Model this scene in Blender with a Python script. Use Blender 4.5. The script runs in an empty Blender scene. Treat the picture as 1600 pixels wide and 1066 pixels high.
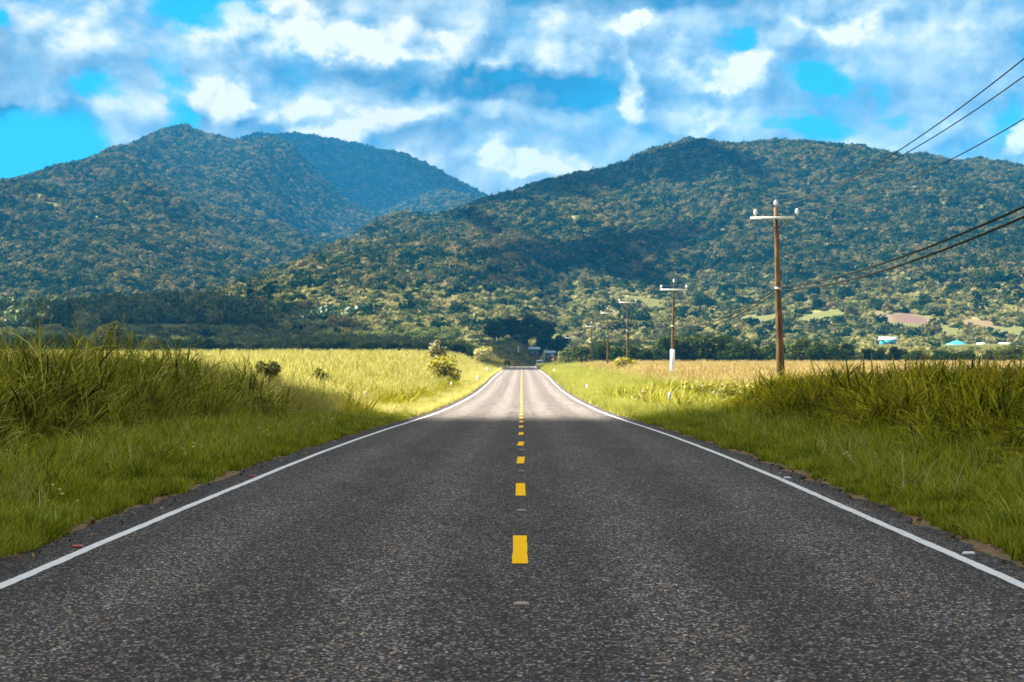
import bpy, math, random
import numpy as np
from math import radians, sin, cos, pi

sc = bpy.context.scene
COL = sc.collection

# ------------------------------------------------------------------ camera
# photo pixels: px = 815 + 4200*X/Y, py = 574 - 4200*(Z-1.5)/Y
F = 4200.0
cam = bpy.data.cameras.new('camera')
cam.sensor_width = 36
cam.lens = F / 1600 * 36
cam.shift_x = -15 / 1600
cam.shift_y = 41 / 1600
cam.clip_start = 0.5
cam.clip_end = 30000
cam.dof.use_dof = True
cam.dof.focus_distance = 27
cam.dof.aperture_fstop = 9
co = bpy.data.objects.new('camera', cam)
co.location = (0, 0, 1.5)
co.rotation_euler = (radians(90), 0, 0)
COL.objects.link(co)
sc.camera = co

# ------------------------------------------------------------------ exposure, sun
EXPOSURE = 1.9
sc.view_settings.view_transform = 'Standard'
sc.view_settings.look = 'None'
sc.view_settings.gamma = 1
sc.view_settings.exposure = EXPOSURE
sc.cycles.volume_step_rate = 1.0
sc.cycles.use_denoising = True
sc.cycles.max_bounces = 8
sc.cycles.transparent_max_bounces = 8

SUN_EL = 47.0
SUN_AZ = -78.0          # degrees from +Y towards +X: the sun stands to the left
SUN = np.array([sin(radians(SUN_AZ)) * cos(radians(SUN_EL)),
                cos(radians(SUN_AZ)) * cos(radians(SUN_EL)), sin(radians(SUN_EL))])
sl = bpy.data.lights.new('sun', 'SUN')
sl.energy = 5.0
sl.angle = radians(0.55)
sl.color = (1.0, 0.93, 0.80)
so = bpy.data.objects.new('sun', sl)
so.rotation_euler = (radians(90 - SUN_EL), 0, radians(-SUN_AZ + 180))
so.location = (-800, 0, 900)
COL.objects.link(so)

# ------------------------------------------------------------------ node helpers
class NT:
    def __init__(self, tree):
        self.t = tree
        self.n = tree.nodes
        self.l = tree.links

    def new(self, typ, **kw):
        nd = self.n.new(typ)
        for k, v in kw.items():
            setattr(nd, k, v)
        return nd

    def put(self, sock, v):
        if v is None:
            return
        if hasattr(v, 'is_linked') or isinstance(v, bpy.types.NodeSocket):
            self.l.new(v, sock)
        else:
            sock.default_value = v

    def m(self, op, a, b=None, c=None, clamp=False):
        nd = self.new('ShaderNodeMath', operation=op, use_clamp=clamp)
        self.put(nd.inputs[0], a); self.put(nd.inputs[1], b); self.put(nd.inputs[2], c)
        return nd.outputs[0]

    def v(self, op, a, b=None, out=0):
        nd = self.new('ShaderNodeVectorMath', operation=op)
        self.put(nd.inputs[0], a); self.put(nd.inputs[1], b)
        return nd.outputs[out]

    def rng(self, x, a, b, c=0.0, d=1.0, smooth=True):
        nd = self.new('ShaderNodeMapRange')
        if smooth:
            nd.interpolation_type = 'SMOOTHSTEP'
        for s, v in zip(nd.inputs[0:5], (x, a, b, c, d)):
            self.put(s, v)
        return nd.outputs[0]

    def mix(self, f, a, b, blend='MIX'):
        nd = self.new('ShaderNodeMix', data_type='RGBA', blend_type=blend)
        self.put(nd.inputs[0], f)
        self.put(nd.inputs[6], a if not isinstance(a, tuple) else (*a, 1)[:4])
        self.put(nd.inputs[7], b if not isinstance(b, tuple) else (*b, 1)[:4])
        return nd.outputs[2]

    def noise(self, vec, scale, detail=4, rough=.55, lac=2.0, out=0, dist=0.0, dim='3D'):
        nd = self.new('ShaderNodeTexNoise', noise_dimensions=dim)
        self.put(nd.inputs['Vector'], vec)
        nd.inputs['Scale'].default_value = scale
        nd.inputs['Detail'].default_value = detail
        nd.inputs['Roughness'].default_value = rough
        nd.inputs['Lacunarity'].default_value = lac
        nd.inputs['Distortion'].default_value = dist
        return nd.outputs[out]

    def voro(self, vec, scale, feature='F1', rnd=1.0):
        nd = self.new('ShaderNodeTexVoronoi', feature=feature)
        self.put(nd.inputs['Vector'], vec)
        nd.inputs['Scale'].default_value = scale
        nd.inputs['Randomness'].default_value = rnd
        return nd

    def ramp(self, f, stops, interp='LINEAR'):
        nd = self.new('ShaderNodeValToRGB')
        cr = nd.color_ramp
        cr.interpolation = interp
        while len(cr.elements) < len(stops):
            cr.elements.new(0.5)
        for e, (p, c) in zip(cr.elements, stops):
            e.position = p
            e.color = (*c, 1)[:4]
        self.put(nd.inputs[0], f)
        return nd.outputs[0]

    def sep(self, vec):
        nd = self.new('ShaderNodeSeparateXYZ')
        self.put(nd.inputs[0], vec)
        return nd.outputs

    def comb(self, x=0.0, y=0.0, z=0.0):
        nd = self.new('ShaderNodeCombineXYZ')
        self.put(nd.inputs[0], x); self.put(nd.inputs[1], y); self.put(nd.inputs[2], z)
        return nd.outputs[0]


# ------------------------------------------------------------------ world: sky with clouds by direction
SKY_STRENGTH = 0.12
w = bpy.data.worlds.new('World')
sc.world = w
w.use_nodes = True
W = NT(w.node_tree)
W.n.clear()
wout = W.new('ShaderNodeOutputWorld')
bg = W.new('ShaderNodeBackground')
bg.inputs[1].default_value = SKY_STRENGTH
W.l.new(bg.outputs[0], wout.inputs[0])
sky = W.new('ShaderNodeTexSky', sky_type='NISHITA')
sky.sun_disc = False
sky.sun_elevation = radians(SUN_EL)
sky.sun_rotation = radians(SUN_AZ)
sky.ozone_density = 3.0
skyc = W.mix(1.0, sky.outputs[0], (.02, .29, .42), 'MULTIPLY')
tc = W.new('ShaderNodeTexCoord').outputs['Generated']
dx, dy, dz = W.sep(tc)[0:3]
az = W.m('ARCTAN2', dx, dy)
el = W.m('ARCSINE', dz)
U = W.m('MULTIPLY_ADD', az, 4.2, .815)
V = W.m('MULTIPLY_ADD', el, -4.2, .574)
P0 = W.comb(U, V, 0.0)
Pn = W.comb(U, W.m('MULTIPLY', V, 1.3), 0.0)
w1 = W.noise(Pn, 5.0, 5, .6, out=1, dim='2D')
w2 = W.noise(Pn, 22.0, 3, .6, out=1, dim='2D')
def warp(src, amp):
    nd = W.new('ShaderNodeVectorMath', operation='MULTIPLY_ADD')
    W.put(nd.inputs[0], W.v('SUBTRACT', src, (.5, .5, .5)))
    nd.inputs[1].default_value = (amp, amp * .75, 0)
    return nd
wa = warp(w1, .12)
wb = warp(w2, .035)
W.put(wa.inputs[2], P0)
W.put(wb.inputs[2], wa.outputs[0])
P = wb.outputs[0]
def blob(cx, cy, rx, ry, soft=1.35, hard=.35):
    a = W.v('SUBTRACT', P, (cx / 1000, cy / 1000, 0))
    a = W.v('MULTIPLY', a, (870 / rx, 870 / ry, 0))
    return W.rng(W.v('LENGTH', a, out=1), hard, soft, 1.0, 0.0)
def blobs(lst):
    tot = None
    for b in lst:
        wgt = b[4]
        mm = W.m('MULTIPLY', blob(*b[:4]), wgt)
        tot = mm if tot is None else W.m('ADD', tot, mm)
    return tot
HOLES = [(320, 18, 80, 40, 1.0), (272, 165, 24, 75, .8), (60, 238, 120, 48, .8), (165, 150, 40, 16, .6),
         (1285, 122, 48, 22, .75), (1240, 200, 80, 16, .7), (1395, 185, 30, 14, .5), (1545, 8, 14, 12, .8), (1570, 205, 25, 30, .5),
         (1145, 66, 26, 12, .55), (5, 38, 22, 16, .7), (-120, 240, 160, 60, .8), (1370, 120, 25, 45, .4)]
WHITE = [(345, 152, 50, 40, 1.0), (530, 185, 115, 36, .95), (430, 40, 125, 48, .9), (640, 62, 70, 34, .8),
         (1000, 47, 52, 18, .8), (1130, 112, 65, 58, .75), (984, 150, 20, 46, .7), (850, 262, 90, 24, .9),
         (1100, 212, 48, 12, .7), (1350, 45, 80, 40, .55), (1592, 222, 22, 34, .9), (720, 90, 80, 40, .45), (830, 30, 60, 30, .4),
         (235, 40, 52, 30, .3), (130, 60, 55, 60, .35), (1470, 205, 50, 22, .35), (640, 250, 70, 30, .5), (1500, 60, 60, 40, .3), (700, 185, 90, 22, .4), (920, 90, 90, 26, .45), (1230, 55, 80, 40, .35), (1060, 190, 70, 22, .4), (1300, 235, 90, 16, .35), (560, 75, 90, 26, .5), (780, 235, 80, 20, .5)]
DARK = [(820, 142, 165, 28, 1.1), (470, 110, 120, 17, .6), (640, 122, 90, 20, .5), (1010, 8, 190, 22, .75), (700, 212, 110, 32, .55),
        (1290, 160, 150, 50, .45), (110, 192, 42, 26, .75), (3, 190, 26, 24, .8), (60, 110, 80, 40, .35), (1090, 165, 120, 30, .35),
        (250, 105, 40, 30, .4), (1200, 80, 80, 40, .35), (960, 200, 70, 25, .3), (1440, 110, 60, 40, .3)]
def puffs(vec, scale):
    nd = W.new('ShaderNodeTexVoronoi', feature='F1', voronoi_dimensions='2D')
    W.put(nd.inputs['Vector'], vec)
    nd.inputs['Scale'].default_value = scale
    nd.inputs['Detail'].default_value = 2
    nd.inputs['Roughness'].default_value = .5
    nd.inputs['Lacunarity'].default_value = 2.1
    return nd.outputs['Distance']
LIT = (-.016, -.028, 0)
f1 = W.noise(Pn, 3.6, 8, .58, dim='2D')
f1s = W.noise(W.v('ADD', Pn, (-.03, -.05, 0)), 3.6, 8, .58, dim='2D')
f2 = W.noise(Pn, 14.0, 7, .56, dim='2D')
f2s = W.noise(W.v('ADD', Pn, LIT), 14.0, 7, .56, dim='2D')
v1 = puffs(P, 7.0)
v1s = puffs(W.v('ADD', P, LIT), 7.0)
lit1 = W.m('SUBTRACT', f1, f1s)
lit2 = W.m('SUBTRACT', f2, f2s)
litv = W.m('SUBTRACT', v1s, v1)
ragged = W.m('MULTIPLY_ADD', W.m('SUBTRACT', f2, .5), .75, W.m('MULTIPLY', W.m('SUBTRACT', .48, v1), .7))
holes = blobs(HOLES)
white0 = W.m('MINIMUM', blobs(WHITE), 1.15)
white = W.rng(W.m('ADD', white0, ragged), -.10, .75)
white = W.m('MULTIPLY', white, W.m('POWER', white0, .6))
dark = W.rng(W.m('MULTIPLY_ADD', W.m('SUBTRACT', f2, .5), .7, blobs(DARK)), .0, 1.0)
cover = W.m('MULTIPLY_ADD', W.m('SUBTRACT', f1, .5), .9, .68)
cover = W.m('MULTIPLY_ADD', ragged, .35, cover)
cover = W.m('SUBTRACT', cover, W.m('MULTIPLY', holes, .60))
cover = W.m('MULTIPLY_ADD', white, .3, cover)
alpha = W.rng(cover, .12, .66)
br = W.m('MULTIPLY_ADD', W.m('SUBTRACT', f1, .5), .35, .52)
br = W.m('MULTIPLY_ADD', W.m('SUBTRACT', f2, .5), .22, br)
br = W.m('MULTIPLY_ADD', lit1, .95, br)
br = W.m('MULTIPLY_ADD', lit2, .45, br)
br = W.m('MULTIPLY_ADD', litv, W.m('MULTIPLY_ADD', white0, .75, .25), br)
br = W.m('MULTIPLY_ADD', white, .48, br)
br = W.m('MULTIPLY_ADD', dark, -.46, br)
cl = W.ramp(br, [(0.0, (.02, .22, .47)), (.18, (.16, .34, .56)), (.42, (.36, .55, .72)), (.66, (.62, .80, .90)), (.95, (1.15, 1.13, 1.10))])
# unseen clouds above the view, made neutral and bright to tune the ambient light
high = W.rng(el, .16, .42)
hc = W.ramp(br, [(0.1, (.46, .45, .43)), (.5, (.86, .84, .79)), (.9, (1.35, 1.29, 1.2))])
cl = W.mix(high, cl, hc)
alpha = W.m('MAXIMUM', alpha, W.m('MULTIPLY', high, .85))
K = 1 / (SKY_STRENGTH * 2 ** EXPOSURE)
cl = W.v('MULTIPLY', cl, (K, K, K))
W.put(bg.inputs[0], W.mix(alpha, skyc, cl))

# ------------------------------------------------------------------ numpy noise, interpolation
def hash2(ix, iy, seed):
    h = (ix.astype(np.int64) * 374761393 + iy.astype(np.int64) * 668265263 + seed * 1442695041) & 0x7fffffff
    h = (h ^ (h >> 13)) * 1274126177 & 0x7fffffff
    return ((h ^ (h >> 16)) & 0xffff) / 65535.0

def vnoise(x, y, seed=0):
    x = np.asarray(x, float); y = np.asarray(y, float)
    ix = np.floor(x); iy = np.floor(y)
    fx = x - ix; fy = y - iy
    fx = fx * fx * (3 - 2 * fx); fy = fy * fy * (3 - 2 * fy)
    a = hash2(ix, iy, seed); b = hash2(ix + 1, iy, seed)
    c = hash2(ix, iy + 1, seed); d = hash2(ix + 1, iy + 1, seed)
    return (a + (b - a) * fx) * (1 - fy) + (c + (d - c) * fx) * fy

def fbm(x, y, seed=0, octv=4):
    s = 0; a = .5; t = 0
    for k in range(octv):
        s = s + a * vnoise(x * 2 ** k, y * 2 ** k, seed + k * 17); t += a; a *= .5
    return s / t

def sstep(a, b, x):
    t = np.clip((x - a) / (b - a), 0, 1)
    return t * t * (3 - 2 * t)

def smooth_curve(pts):
    xs = np.array([p[0] for p in pts], float); ys = np.array([p[1] for p in pts], float)
    d = np.gradient(ys, xs)
    def f(x):
        x = np.asarray(x, float)
        i = np.clip(np.searchsorted(xs, x) - 1, 0, len(xs) - 2)
        h = xs[i + 1] - xs[i]
        t = np.clip((x - xs[i]) / h, 0, 1)
        return ((1 + 2 * t) * (1 - t) ** 2 * ys[i] + t * (1 - t) ** 2 * h * d[i]
                + t * t * (3 - 2 * t) * ys[i + 1] + t * t * (t - 1) * h * d[i + 1])
    return f

road_z = smooth_curve([(-200, 0), (0, 0), (50, -.02), (70, -.13), (90, -.27), (110, -.4), (150, -.53), (210, -.53), (270, -.28),
                       (330, .16), (410, .54), (560, 1.04), (740, 1.72), (800, 1.6), (850, 1.2), (930, .9), (1000, 2.0), (1200, 9), (1600, 26), (2500, 40), (8000, 60)])
left_z = smooth_curve([(-200, 0), (0, 0), (80, 0), (160, .1), (300, 1.0), (480, 2.3), (600, 3.4), (800, 6.6), (1000, 11), (1300, 21), (1600, 30), (2500, 50), (8000, 60)])
right_z = smooth_curve([(-200, 0), (0, 0), (80, 0), (150, 0), (300, .5), (480, 1.2), (600, 2.1), (750, 4.2), (950, 8.6), (1100, 13), (1600, 24), (2500, 36), (8000, 60)])

def road_x(y):
    y = np.asarray(y, float)
    return np.where(y > 680, np.clip(y - 680, 0, 400) ** 2 / 4350.0, 0.0)

def ground_z(x, y):
    x = np.asarray(x, float); y = np.asarray(y, float)
    d = x - road_x(y)
    side = np.where(d < 0, left_z(y), right_z(y))
    k = sstep(4.6, 15, np.abs(d))
    z = road_z(y) * (1 - k) + side * k
    bump = (fbm(x / 9, y / 9, 3) - .5) * .30 * sstep(5, 9, np.abs(d))
    big = (fbm(x / 130, y / 130, 8) - .5) * 10 * sstep(600, 1100, y) * sstep(8, 60, np.abs(d))
    hill = 9 * np.exp(-((x + 170) / 60) ** 2 - ((y - 1300) / 130) ** 2) + 6 * np.exp(-((x + 300) / 45) ** 2 - ((y - 1350) / 120) ** 2)
    hill = hill + 5 * np.exp(-((x + 95) / 40) ** 2 - ((y - 1450) / 150) ** 2)
    knoll = 1.2 * np.exp(-((x + 9) / 12) ** 2 - ((y - 905) / 40) ** 2)
    return z + bump + big + hill + knoll

# ------------------------------------------------------------------ mesh helpers
def raw_mesh(name, verts, quads=None, tris=None, smooth=False):
    verts = np.asarray(verts, np.float32).reshape(-1, 3)
    q = np.zeros((0, 4), np.int32) if quads is None else np.asarray(quads, np.int32).reshape(-1, 4)
    t = np.zeros((0, 3), np.int32) if tris is None else np.asarray(tris, np.int32).reshape(-1, 3)
    me = bpy.data.meshes.new(name)
    me.vertices.add(len(verts))
    me.vertices.foreach_set('co', verts.ravel())
    nl = q.size + t.size
    if nl:
        me.loops.add(nl)
        me.loops.foreach_set('vertex_index', np.concatenate([q.ravel(), t.ravel()]))
        me.polygons.add(len(q) + len(t))
        starts = np.concatenate([np.arange(len(q)) * 4, q.size + np.arange(len(t)) * 3]).astype(np.int32)
        me.polygons.foreach_set('loop_start', starts)
        if smooth:
            me.polygons.foreach_set('use_smooth', np.ones(len(q) + len(t), bool))
    me.update(calc_edges=True)
    return me

def link(name, me, mat=None, parent=None, loc=None):
    o = bpy.data.objects.new(name, me)
    if mat is not None:
        me.materials.append(mat)
    COL.objects.link(o)
    if parent is not None:
        o.parent = parent
    if loc is not None:
        o.location = loc
    return o

def tag(o, label=None, cat=None, group=None, kind=None):
    if label: o['label'] = label
    if cat: o['category'] = cat
    if group: o['group'] = group
    if kind: o['kind'] = kind
    return o

def empty(name, loc, rz=0.0):
    o = bpy.data.objects.new(name, None)
    o.location = loc
    o.rotation_euler = (0, 0, rz)
    COL.objects.link(o)
    return o

def copy_tree(o, parent=None):
    c = o.copy()
    COL.objects.link(c)
    if parent is not None:
        c.parent = parent
    for ch in list(o.children):
        copy_tree(ch, c)
    return c

class MB:
    """collects shapes into one mesh"""
    def __init__(self):
        self.v = []; self.q = []; self.t = []; self.n = 0
    def add(self, v, q=None, t=None):
        v = np.asarray(v, float).reshape(-1, 3)
        if q is not None and len(q): self.q.append(np.asarray(q, int).reshape(-1, 4) + self.n)
        if t is not None and len(t): self.t.append(np.asarray(t, int).reshape(-1, 3) + self.n)
        self.v.append(v); self.n += len(v)
        return self
    def box(self, c, s, taper=1.0, rz=0.0, bevel=0.0):
        """box centred at c with full sizes s; top face scaled by taper; chamfered vertical edges when bevel > 0"""
        hx, hy, hz = s[0] / 2, s[1] / 2, s[2] / 2
        if bevel > 0:
            b = bevel
            ring = [(hx - b, -hy), (hx, -hy + b), (hx, hy - b), (hx - b, hy), (-hx + b, hy), (-hx, hy - b), (-hx, -hy + b), (-hx + b, -hy)]
        else:
            ring = [(hx, -hy), (hx, hy), (-hx, hy), (-hx, -hy)]
        n = len(ring)
        lo = [(x, y, -hz) for x, y in ring]; hi = [(x * taper, y * taper, hz) for x, y in ring]
        vs = np.array(lo + hi)
        cz, sz = cos(rz), sin(rz)
        vs = np.stack([vs[:, 0] * cz - vs[:, 1] * sz, vs[:, 0] * sz + vs[:, 1] * cz, vs[:, 2]], 1) + np.array(c)
        q = [(i, (i + 1) % n, n + (i + 1) % n, n + i) for i in range(n)]
        t = []
        for k in range(1, n - 1):
            t.append((0, k + 1, k)); t.append((n, n + k, n + k + 1))
        return self.add(vs, q, t)
    def tube(self, pts, rad, seg=8, cap=True):
        pts = np.asarray(pts, float)
        rad = np.broadcast_to(np.asarray(rad, float), (len(pts),))
        tan = np.gradient(pts, axis=0)
        tan /= np.linalg.norm(tan, axis=1)[:, None] + 1e-9
        ref = np.array([0, 0, 1.0]) if abs(tan[0, 2]) < .8 else np.array([1.0, 0, 0])
        vs = []
        for p, tg, r in zip(pts, tan, rad):
            a = np.cross(tg, ref); a /= np.linalg.norm(a) + 1e-9
            b = np.cross(tg, a)
            for k in range(seg):
                th = 2 * pi * k / seg
                vs.append(p + r * (a * cos(th) + b * sin(th)))
        q = []
        for i in range(len(pts) - 1):
            for k in range(seg):
                k2 = (k + 1) % seg
                q.append((i * seg + k, i * seg + k2, (i + 1) * seg + k2, (i + 1) * seg + k))
        t = []
        if cap:
            e = (len(pts) - 1) * seg
            for k in range(1, seg - 1):
                t.append((0, k + 1, k)); t.append((e, e + k, e + k + 1))
        return self.add(vs, q, t)
    def lathe(self, prof, c=(0, 0, 0), seg=12):
        pts = [(c[0], c[1], c[2] + z) for r, z in prof]
        vs = []
        for r, z in prof:
            for k in range(seg):
                th = 2 * pi * k / seg
                vs.append((c[0] + r * cos(th), c[1] + r * sin(th), c[2] + z))
        q = []
        for i in range(len(prof) - 1):
            for k in range(seg):
                k2 = (k + 1) % seg
                q.append((i * seg + k, i * seg + k2, (i + 1) * seg + k2, (i + 1) * seg + k))
        e = (len(prof) - 1) * seg
        t = []
        for k in range(1, seg - 1):
            t.append((0, k + 1, k)); t.append((e, e + k, e + k + 1))
        return self.add(vs, q, t)
    def mesh(self, name, smooth=False):
        return raw_mesh(name, np.concatenate(self.v), np.concatenate(self.q) if self.q else None,
                        np.concatenate(self.t) if self.t else None, smooth)
    def build(self, name, mat, parent=None, smooth=False):
        return link(name, self.mesh(name, smooth), mat, parent)

def grid_quads(nu, nv):
    i = np.arange(nu * nv).reshape(nu, nv)
    return np.stack([i[:-1, :-1], i[1:, :-1], i[1:, 1:], i[:-1, 1:]], -1).reshape(-1, 4)

def ico(sub):
    import bmesh
    bm = bmesh.new()
    bmesh.ops.create_icosphere(bm, subdivisions=sub, radius=1)
    v = np.array([x.co[:] for x in bm.verts]); t = np.array([[y.index for y in f.verts] for f in bm.faces])
    bm.free()
    return v, t

# ------------------------------------------------------------------ materials
def new_mat(name):
    m = bpy.data.materials.new(name)
    m.use_nodes = True
    t = NT(m.node_tree)
    t.n.clear()
    out = t.new('ShaderNodeOutputMaterial')
    return m, t, out

def plain(name, col, rough=.6, metal=0.0, spec=.5, noise=.0, scale=8.0, stretch=(1, 1, 1), bump=0.0):
    m, t, out = new_mat(name)
    p = t.new('ShaderNodeBsdfPrincipled')
    p.inputs['Roughness'].default_value = rough
    p.inputs['Metallic'].default_value = metal
    p.inputs['Specular IOR Level'].default_value = spec
    if noise > 0:
        c = t.new('ShaderNodeTexCoord').outputs['Object']
        f = t.noise(t.v('MULTIPLY', c, stretch), scale, 5, .6)
        lo = tuple(max(0, x * (1 - noise)) for x in col); hi = tuple(min(1, x * (1 + noise)) for x in col)
        t.put(p.inputs['Base Color'], t.ramp(f, [(.3, lo), (.7, hi)]))
        if bump:
            b = t.new('ShaderNodeBump')
            b.inputs['Strength'].default_value = bump
            b.inputs['Distance'].default_value = .02
            t.put(b.inputs['Height'], f)
            t.put(p.inputs['Normal'], b.outputs[0])
    else:
        p.inputs['Base Color'].default_value = (*col, 1)
    t.l.new(p.outputs[0], out.inputs[0])
    return m

def leaf_mat(name, stops, trans=.35, gloss=.04, rand=.6, isl=.4, patch=0.0, pscale=.02, tr_tint=(1.15, 1.1, .5)):
    """foliage: colour by instance, by blade or leaf, and by patches on the land; part of the light passes through"""
    m, t, out = new_mat(name)
    oi = t.new('ShaderNodeObjectInfo')
    ge = t.new('ShaderNodeNewGeometry')
    f = t.m('MULTIPLY', oi.outputs['Random'], rand)
    f = t.m('MULTIPLY_ADD', ge.outputs['Random Per Island'], isl, f)
    if patch:
        n = t.noise(oi.outputs['Location'], pscale, 4, .6)
        f = t.m('MULTIPLY_ADD', t.m('SUBTRACT', n, .5), patch * 2.4, f)
    c = t.ramp(f, stops)
    d = t.new('ShaderNodeBsdfDiffuse'); t.put(d.inputs[0], c)
    tr = t.new('ShaderNodeBsdfTranslucent'); t.put(tr.inputs[0], t.mix(1.0, c, tr_tint, 'MULTIPLY'))
    mx = t.new('ShaderNodeMixShader'); mx.inputs[0].default_value = trans
    t.l.new(d.outputs[0], mx.inputs[1]); t.l.new(tr.outputs[0], mx.inputs[2])
    res = mx.outputs[0]
    if gloss > 0:
        g = t.new('ShaderNodeBsdfGlossy'); g.inputs['Roughness'].default_value = .45
        m2 = t.new('ShaderNodeMixShader'); m2.inputs[0].default_value = gloss
        t.l.new(res, m2.inputs[1]); t.l.new(g.outputs[0], m2.inputs[2])
        res = m2.outputs[0]
    t.l.new(res, out.inputs[0])
    return m

# ------------------------------------------------------------------ ground sheet
def nonuni(a):
    out = []
    for lo, hi, st in a:
        out.append(np.arange(lo, hi, st))
    return np.concatenate(out)

YS = np.concatenate([nonuni([(-150, 0, 15), (0, 130, 2.0), (130, 300, 4), (300, 700, 8), (700, 1600, 12), (1600, 3000, 60), (3000, 8001, 250)])])
XH = np.concatenate([nonuni([(0, 3.5, 1.75), (3.5, 6, .25), (6, 16, .8), (16, 60, 3), (60, 300, 9), (300, 900, 40), (900, 2601, 170)])])
XS = np.concatenate([-XH[:0:-1], XH])
GX, GY = np.meshgrid(XS, YS, indexing='ij')
GXr = GX + road_x(GY) * (1 - sstep(20, 200, np.abs(GX)))
GZ = ground_z(GXr, GY)
dd = np.abs(GXr - road_x(GY))
GZ = GZ - .10 * (1 - sstep(3.3, 3.9, dd)) - .012
m, t, out = new_mat('soil and low grass')
g = t.new('ShaderNodeNewGeometry').outputs['Position']
px_, py_, pz_ = t.sep(g)[0:3]
n1 = t.noise(g, 1.3, 5, .6); n2 = t.noise(g, .035, 5, .6); n3 = t.noise(g, 14, 4, .6)
near = t.ramp(n1, [(.35, (.030, .045, .008)), (.65, (.075, .085, .018))])
soil = t.ramp(n3, [(.3, (.12, .085, .05)), (.7, (.30, .22, .14))])
ax = t.m('ABSOLUTE', t.m('SUBTRACT', px_, t.m('DIVIDE', t.m('POWER', t.m('MAXIMUM', t.m('SUBTRACT', py_, 680), 0.0), 2.0), 4350.0)))
edge = t.rng(t.m('MULTIPLY_ADD', t.m('SUBTRACT', n1, .5), 1.2, ax), 4.15, 4.45)
nearc = t.mix(edge, soil, near)
field = t.ramp(n2, [(.35, (.16, .15, .035)), (.65, (.26, .22, .08))])
far = t.ramp(t.noise(g, .012, 6, .65), [(.35, (.05, .065, .02)), (.5, (.11, .115, .04)), (.68, (.17, .155, .06))])
c = t.mix(t.rng(py_, 85, 110), nearc, t.mix(edge, (.20, .17, .10), field))
c = t.mix(t.rng(py_, 480, 520), c, far)
p = t.new('ShaderNodeBsdfDiffuse'); t.put(p.inputs[0], c)
t.l.new(p.outputs[0], out.inputs[0])
MAT_GROUND = m
gr = link('ground', raw_mesh('ground', np.stack([GXr, GY, GZ], -1), grid_quads(*GX.shape), smooth=True), MAT_GROUND)
tag(gr, kind='structure')

# ------------------------------------------------------------------ road
RY = nonuni([(-60, 12, 6), (12, 60, .2), (60, 130, 1), (130, 400, 3), (400, 1000, 5)])
def strip(offsets_l, offsets_r, ys, dz, n=2):
    """ribbon along the road between two lateral offsets (arrays over ys)"""
    f = np.linspace(0, 1, n)[:, None]
    x = offsets_l[None] * (1 - f) + offsets_r[None] * f + road_x(ys)[None]
    y = np.broadcast_to(ys[None], x.shape)
    z = np.broadcast_to(road_z(ys)[None] + dz, x.shape)
    return np.stack([x, y, z], -1), grid_quads(*x.shape)

m, t, out = new_mat('chip seal asphalt')
g = t.new('ShaderNodeNewGeometry').outputs['Position']
gx, gy, gz = t.sep(g)[0:3]
flat = t.comb(gx, t.m('MULTIPLY', gy, .5), 0.0)
v1 = t.voro(flat, 66.0)
v2 = t.voro(t.v('ADD', flat, (3.1, 7.7, 0)), 30.0)
cellr = t.sep(v1.outputs['Color'])
cell2 = t.sep(v2.outputs['Color'])
chip = t.ramp(cellr[0], [(0.0, (.006, .006, .006)), (.35, (.020, .018, .016)), (.60, (.055, .050, .044)), (.80, (.12, .112, .104)), (1.0, (.40, .38, .36))])
tint = t.ramp(cellr[1], [(.15, (.80, .96, 1.28)), (.4, (1, 1, 1)), (.6, (1, 1, 1)), (.85, (1.22, 1.0, .78))])
chip = t.mix(1.0, chip, tint, 'MULTIPLY')
chip2 = t.ramp(cell2[0], [(0, (.55, .55, .55)), (.6, (1, 1, 1)), (1, (1.45, 1.42, 1.4))])
chip = t.mix(1.0, chip, chip2, 'MULTIPLY')
# tar between the stones
tar = t.rng(v1.outputs['Distance'], .42, .75)
chip = t.mix(t.m('MULTIPLY', tar, .75), chip, (.014, .014, .016))
# wear: paler wheel tracks, darker middles, large mottling
mott = t.noise(t.v('MULTIPLY', flat, (1.0, .22, 1)), 1.6, 5, .65)
mott2 = t.noise(flat, 4.5, 5, .6)
ax = t.m('ABSOLUTE', gx)
trk = t.m('ADD', t.rng(t.m('ABSOLUTE', t.m('SUBTRACT', ax, .95)), .10, .55, 1, 0), t.rng(t.m('ABSOLUTE', t.m('SUBTRACT', ax, 2.6)), .10, .60, 1, 0))
wear = t.m('MULTIPLY_ADD', trk, .32, .76)
wear = t.m('MULTIPLY_ADD', t.m('SUBTRACT', mott, .5), 1.15, wear)
wear = t.m('MULTIPLY_ADD', t.m('SUBTRACT', mott2, .5), .5, wear)
shoulder = t.rng(ax, 3.55, 3.75, 1.0, .62)
wear = t.m('MULTIPLY', wear, shoulder)
wc = t.comb(wear, wear, wear)
sunlit_mask = t.rng(gy, 70, 130)  # asphalt lightened past the cloud shade's edge, sunshine put into its colour
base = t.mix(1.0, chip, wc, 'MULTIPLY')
base = t.mix(1.0, base, t.mix(sunlit_mask, (1.42, 1.31, 1.20), (3.1, 2.95, 2.8)), 'MULTIPLY')
pb = t.new('ShaderNodeBsdfPrincipled')
t.put(pb.inputs['Base Color'], base)
pb.inputs['Roughness'].default_value = .8
pb.inputs['Specular IOR Level'].default_value = .12
bp = t.new('ShaderNodeBump')
bp.inputs['Strength'].default_value = .55
bp.inputs['Distance'].default_value = .006
t.put(bp.inputs['Height'], t.m('SUBTRACT', t.m('MULTIPLY', cellr[2], .6), v1.outputs['Distance']))
t.put(pb.inputs['Normal'], bp.outputs[0])
t.l.new(pb.outputs[0], out.inputs[0])
MAT_ROAD = m
el_ = -4.02 + (fbm(RY / 1.7, RY * 0, 5) - .5) * .32 + (fbm(RY / .35, RY * 0, 6, 3) - .5) * .14
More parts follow.
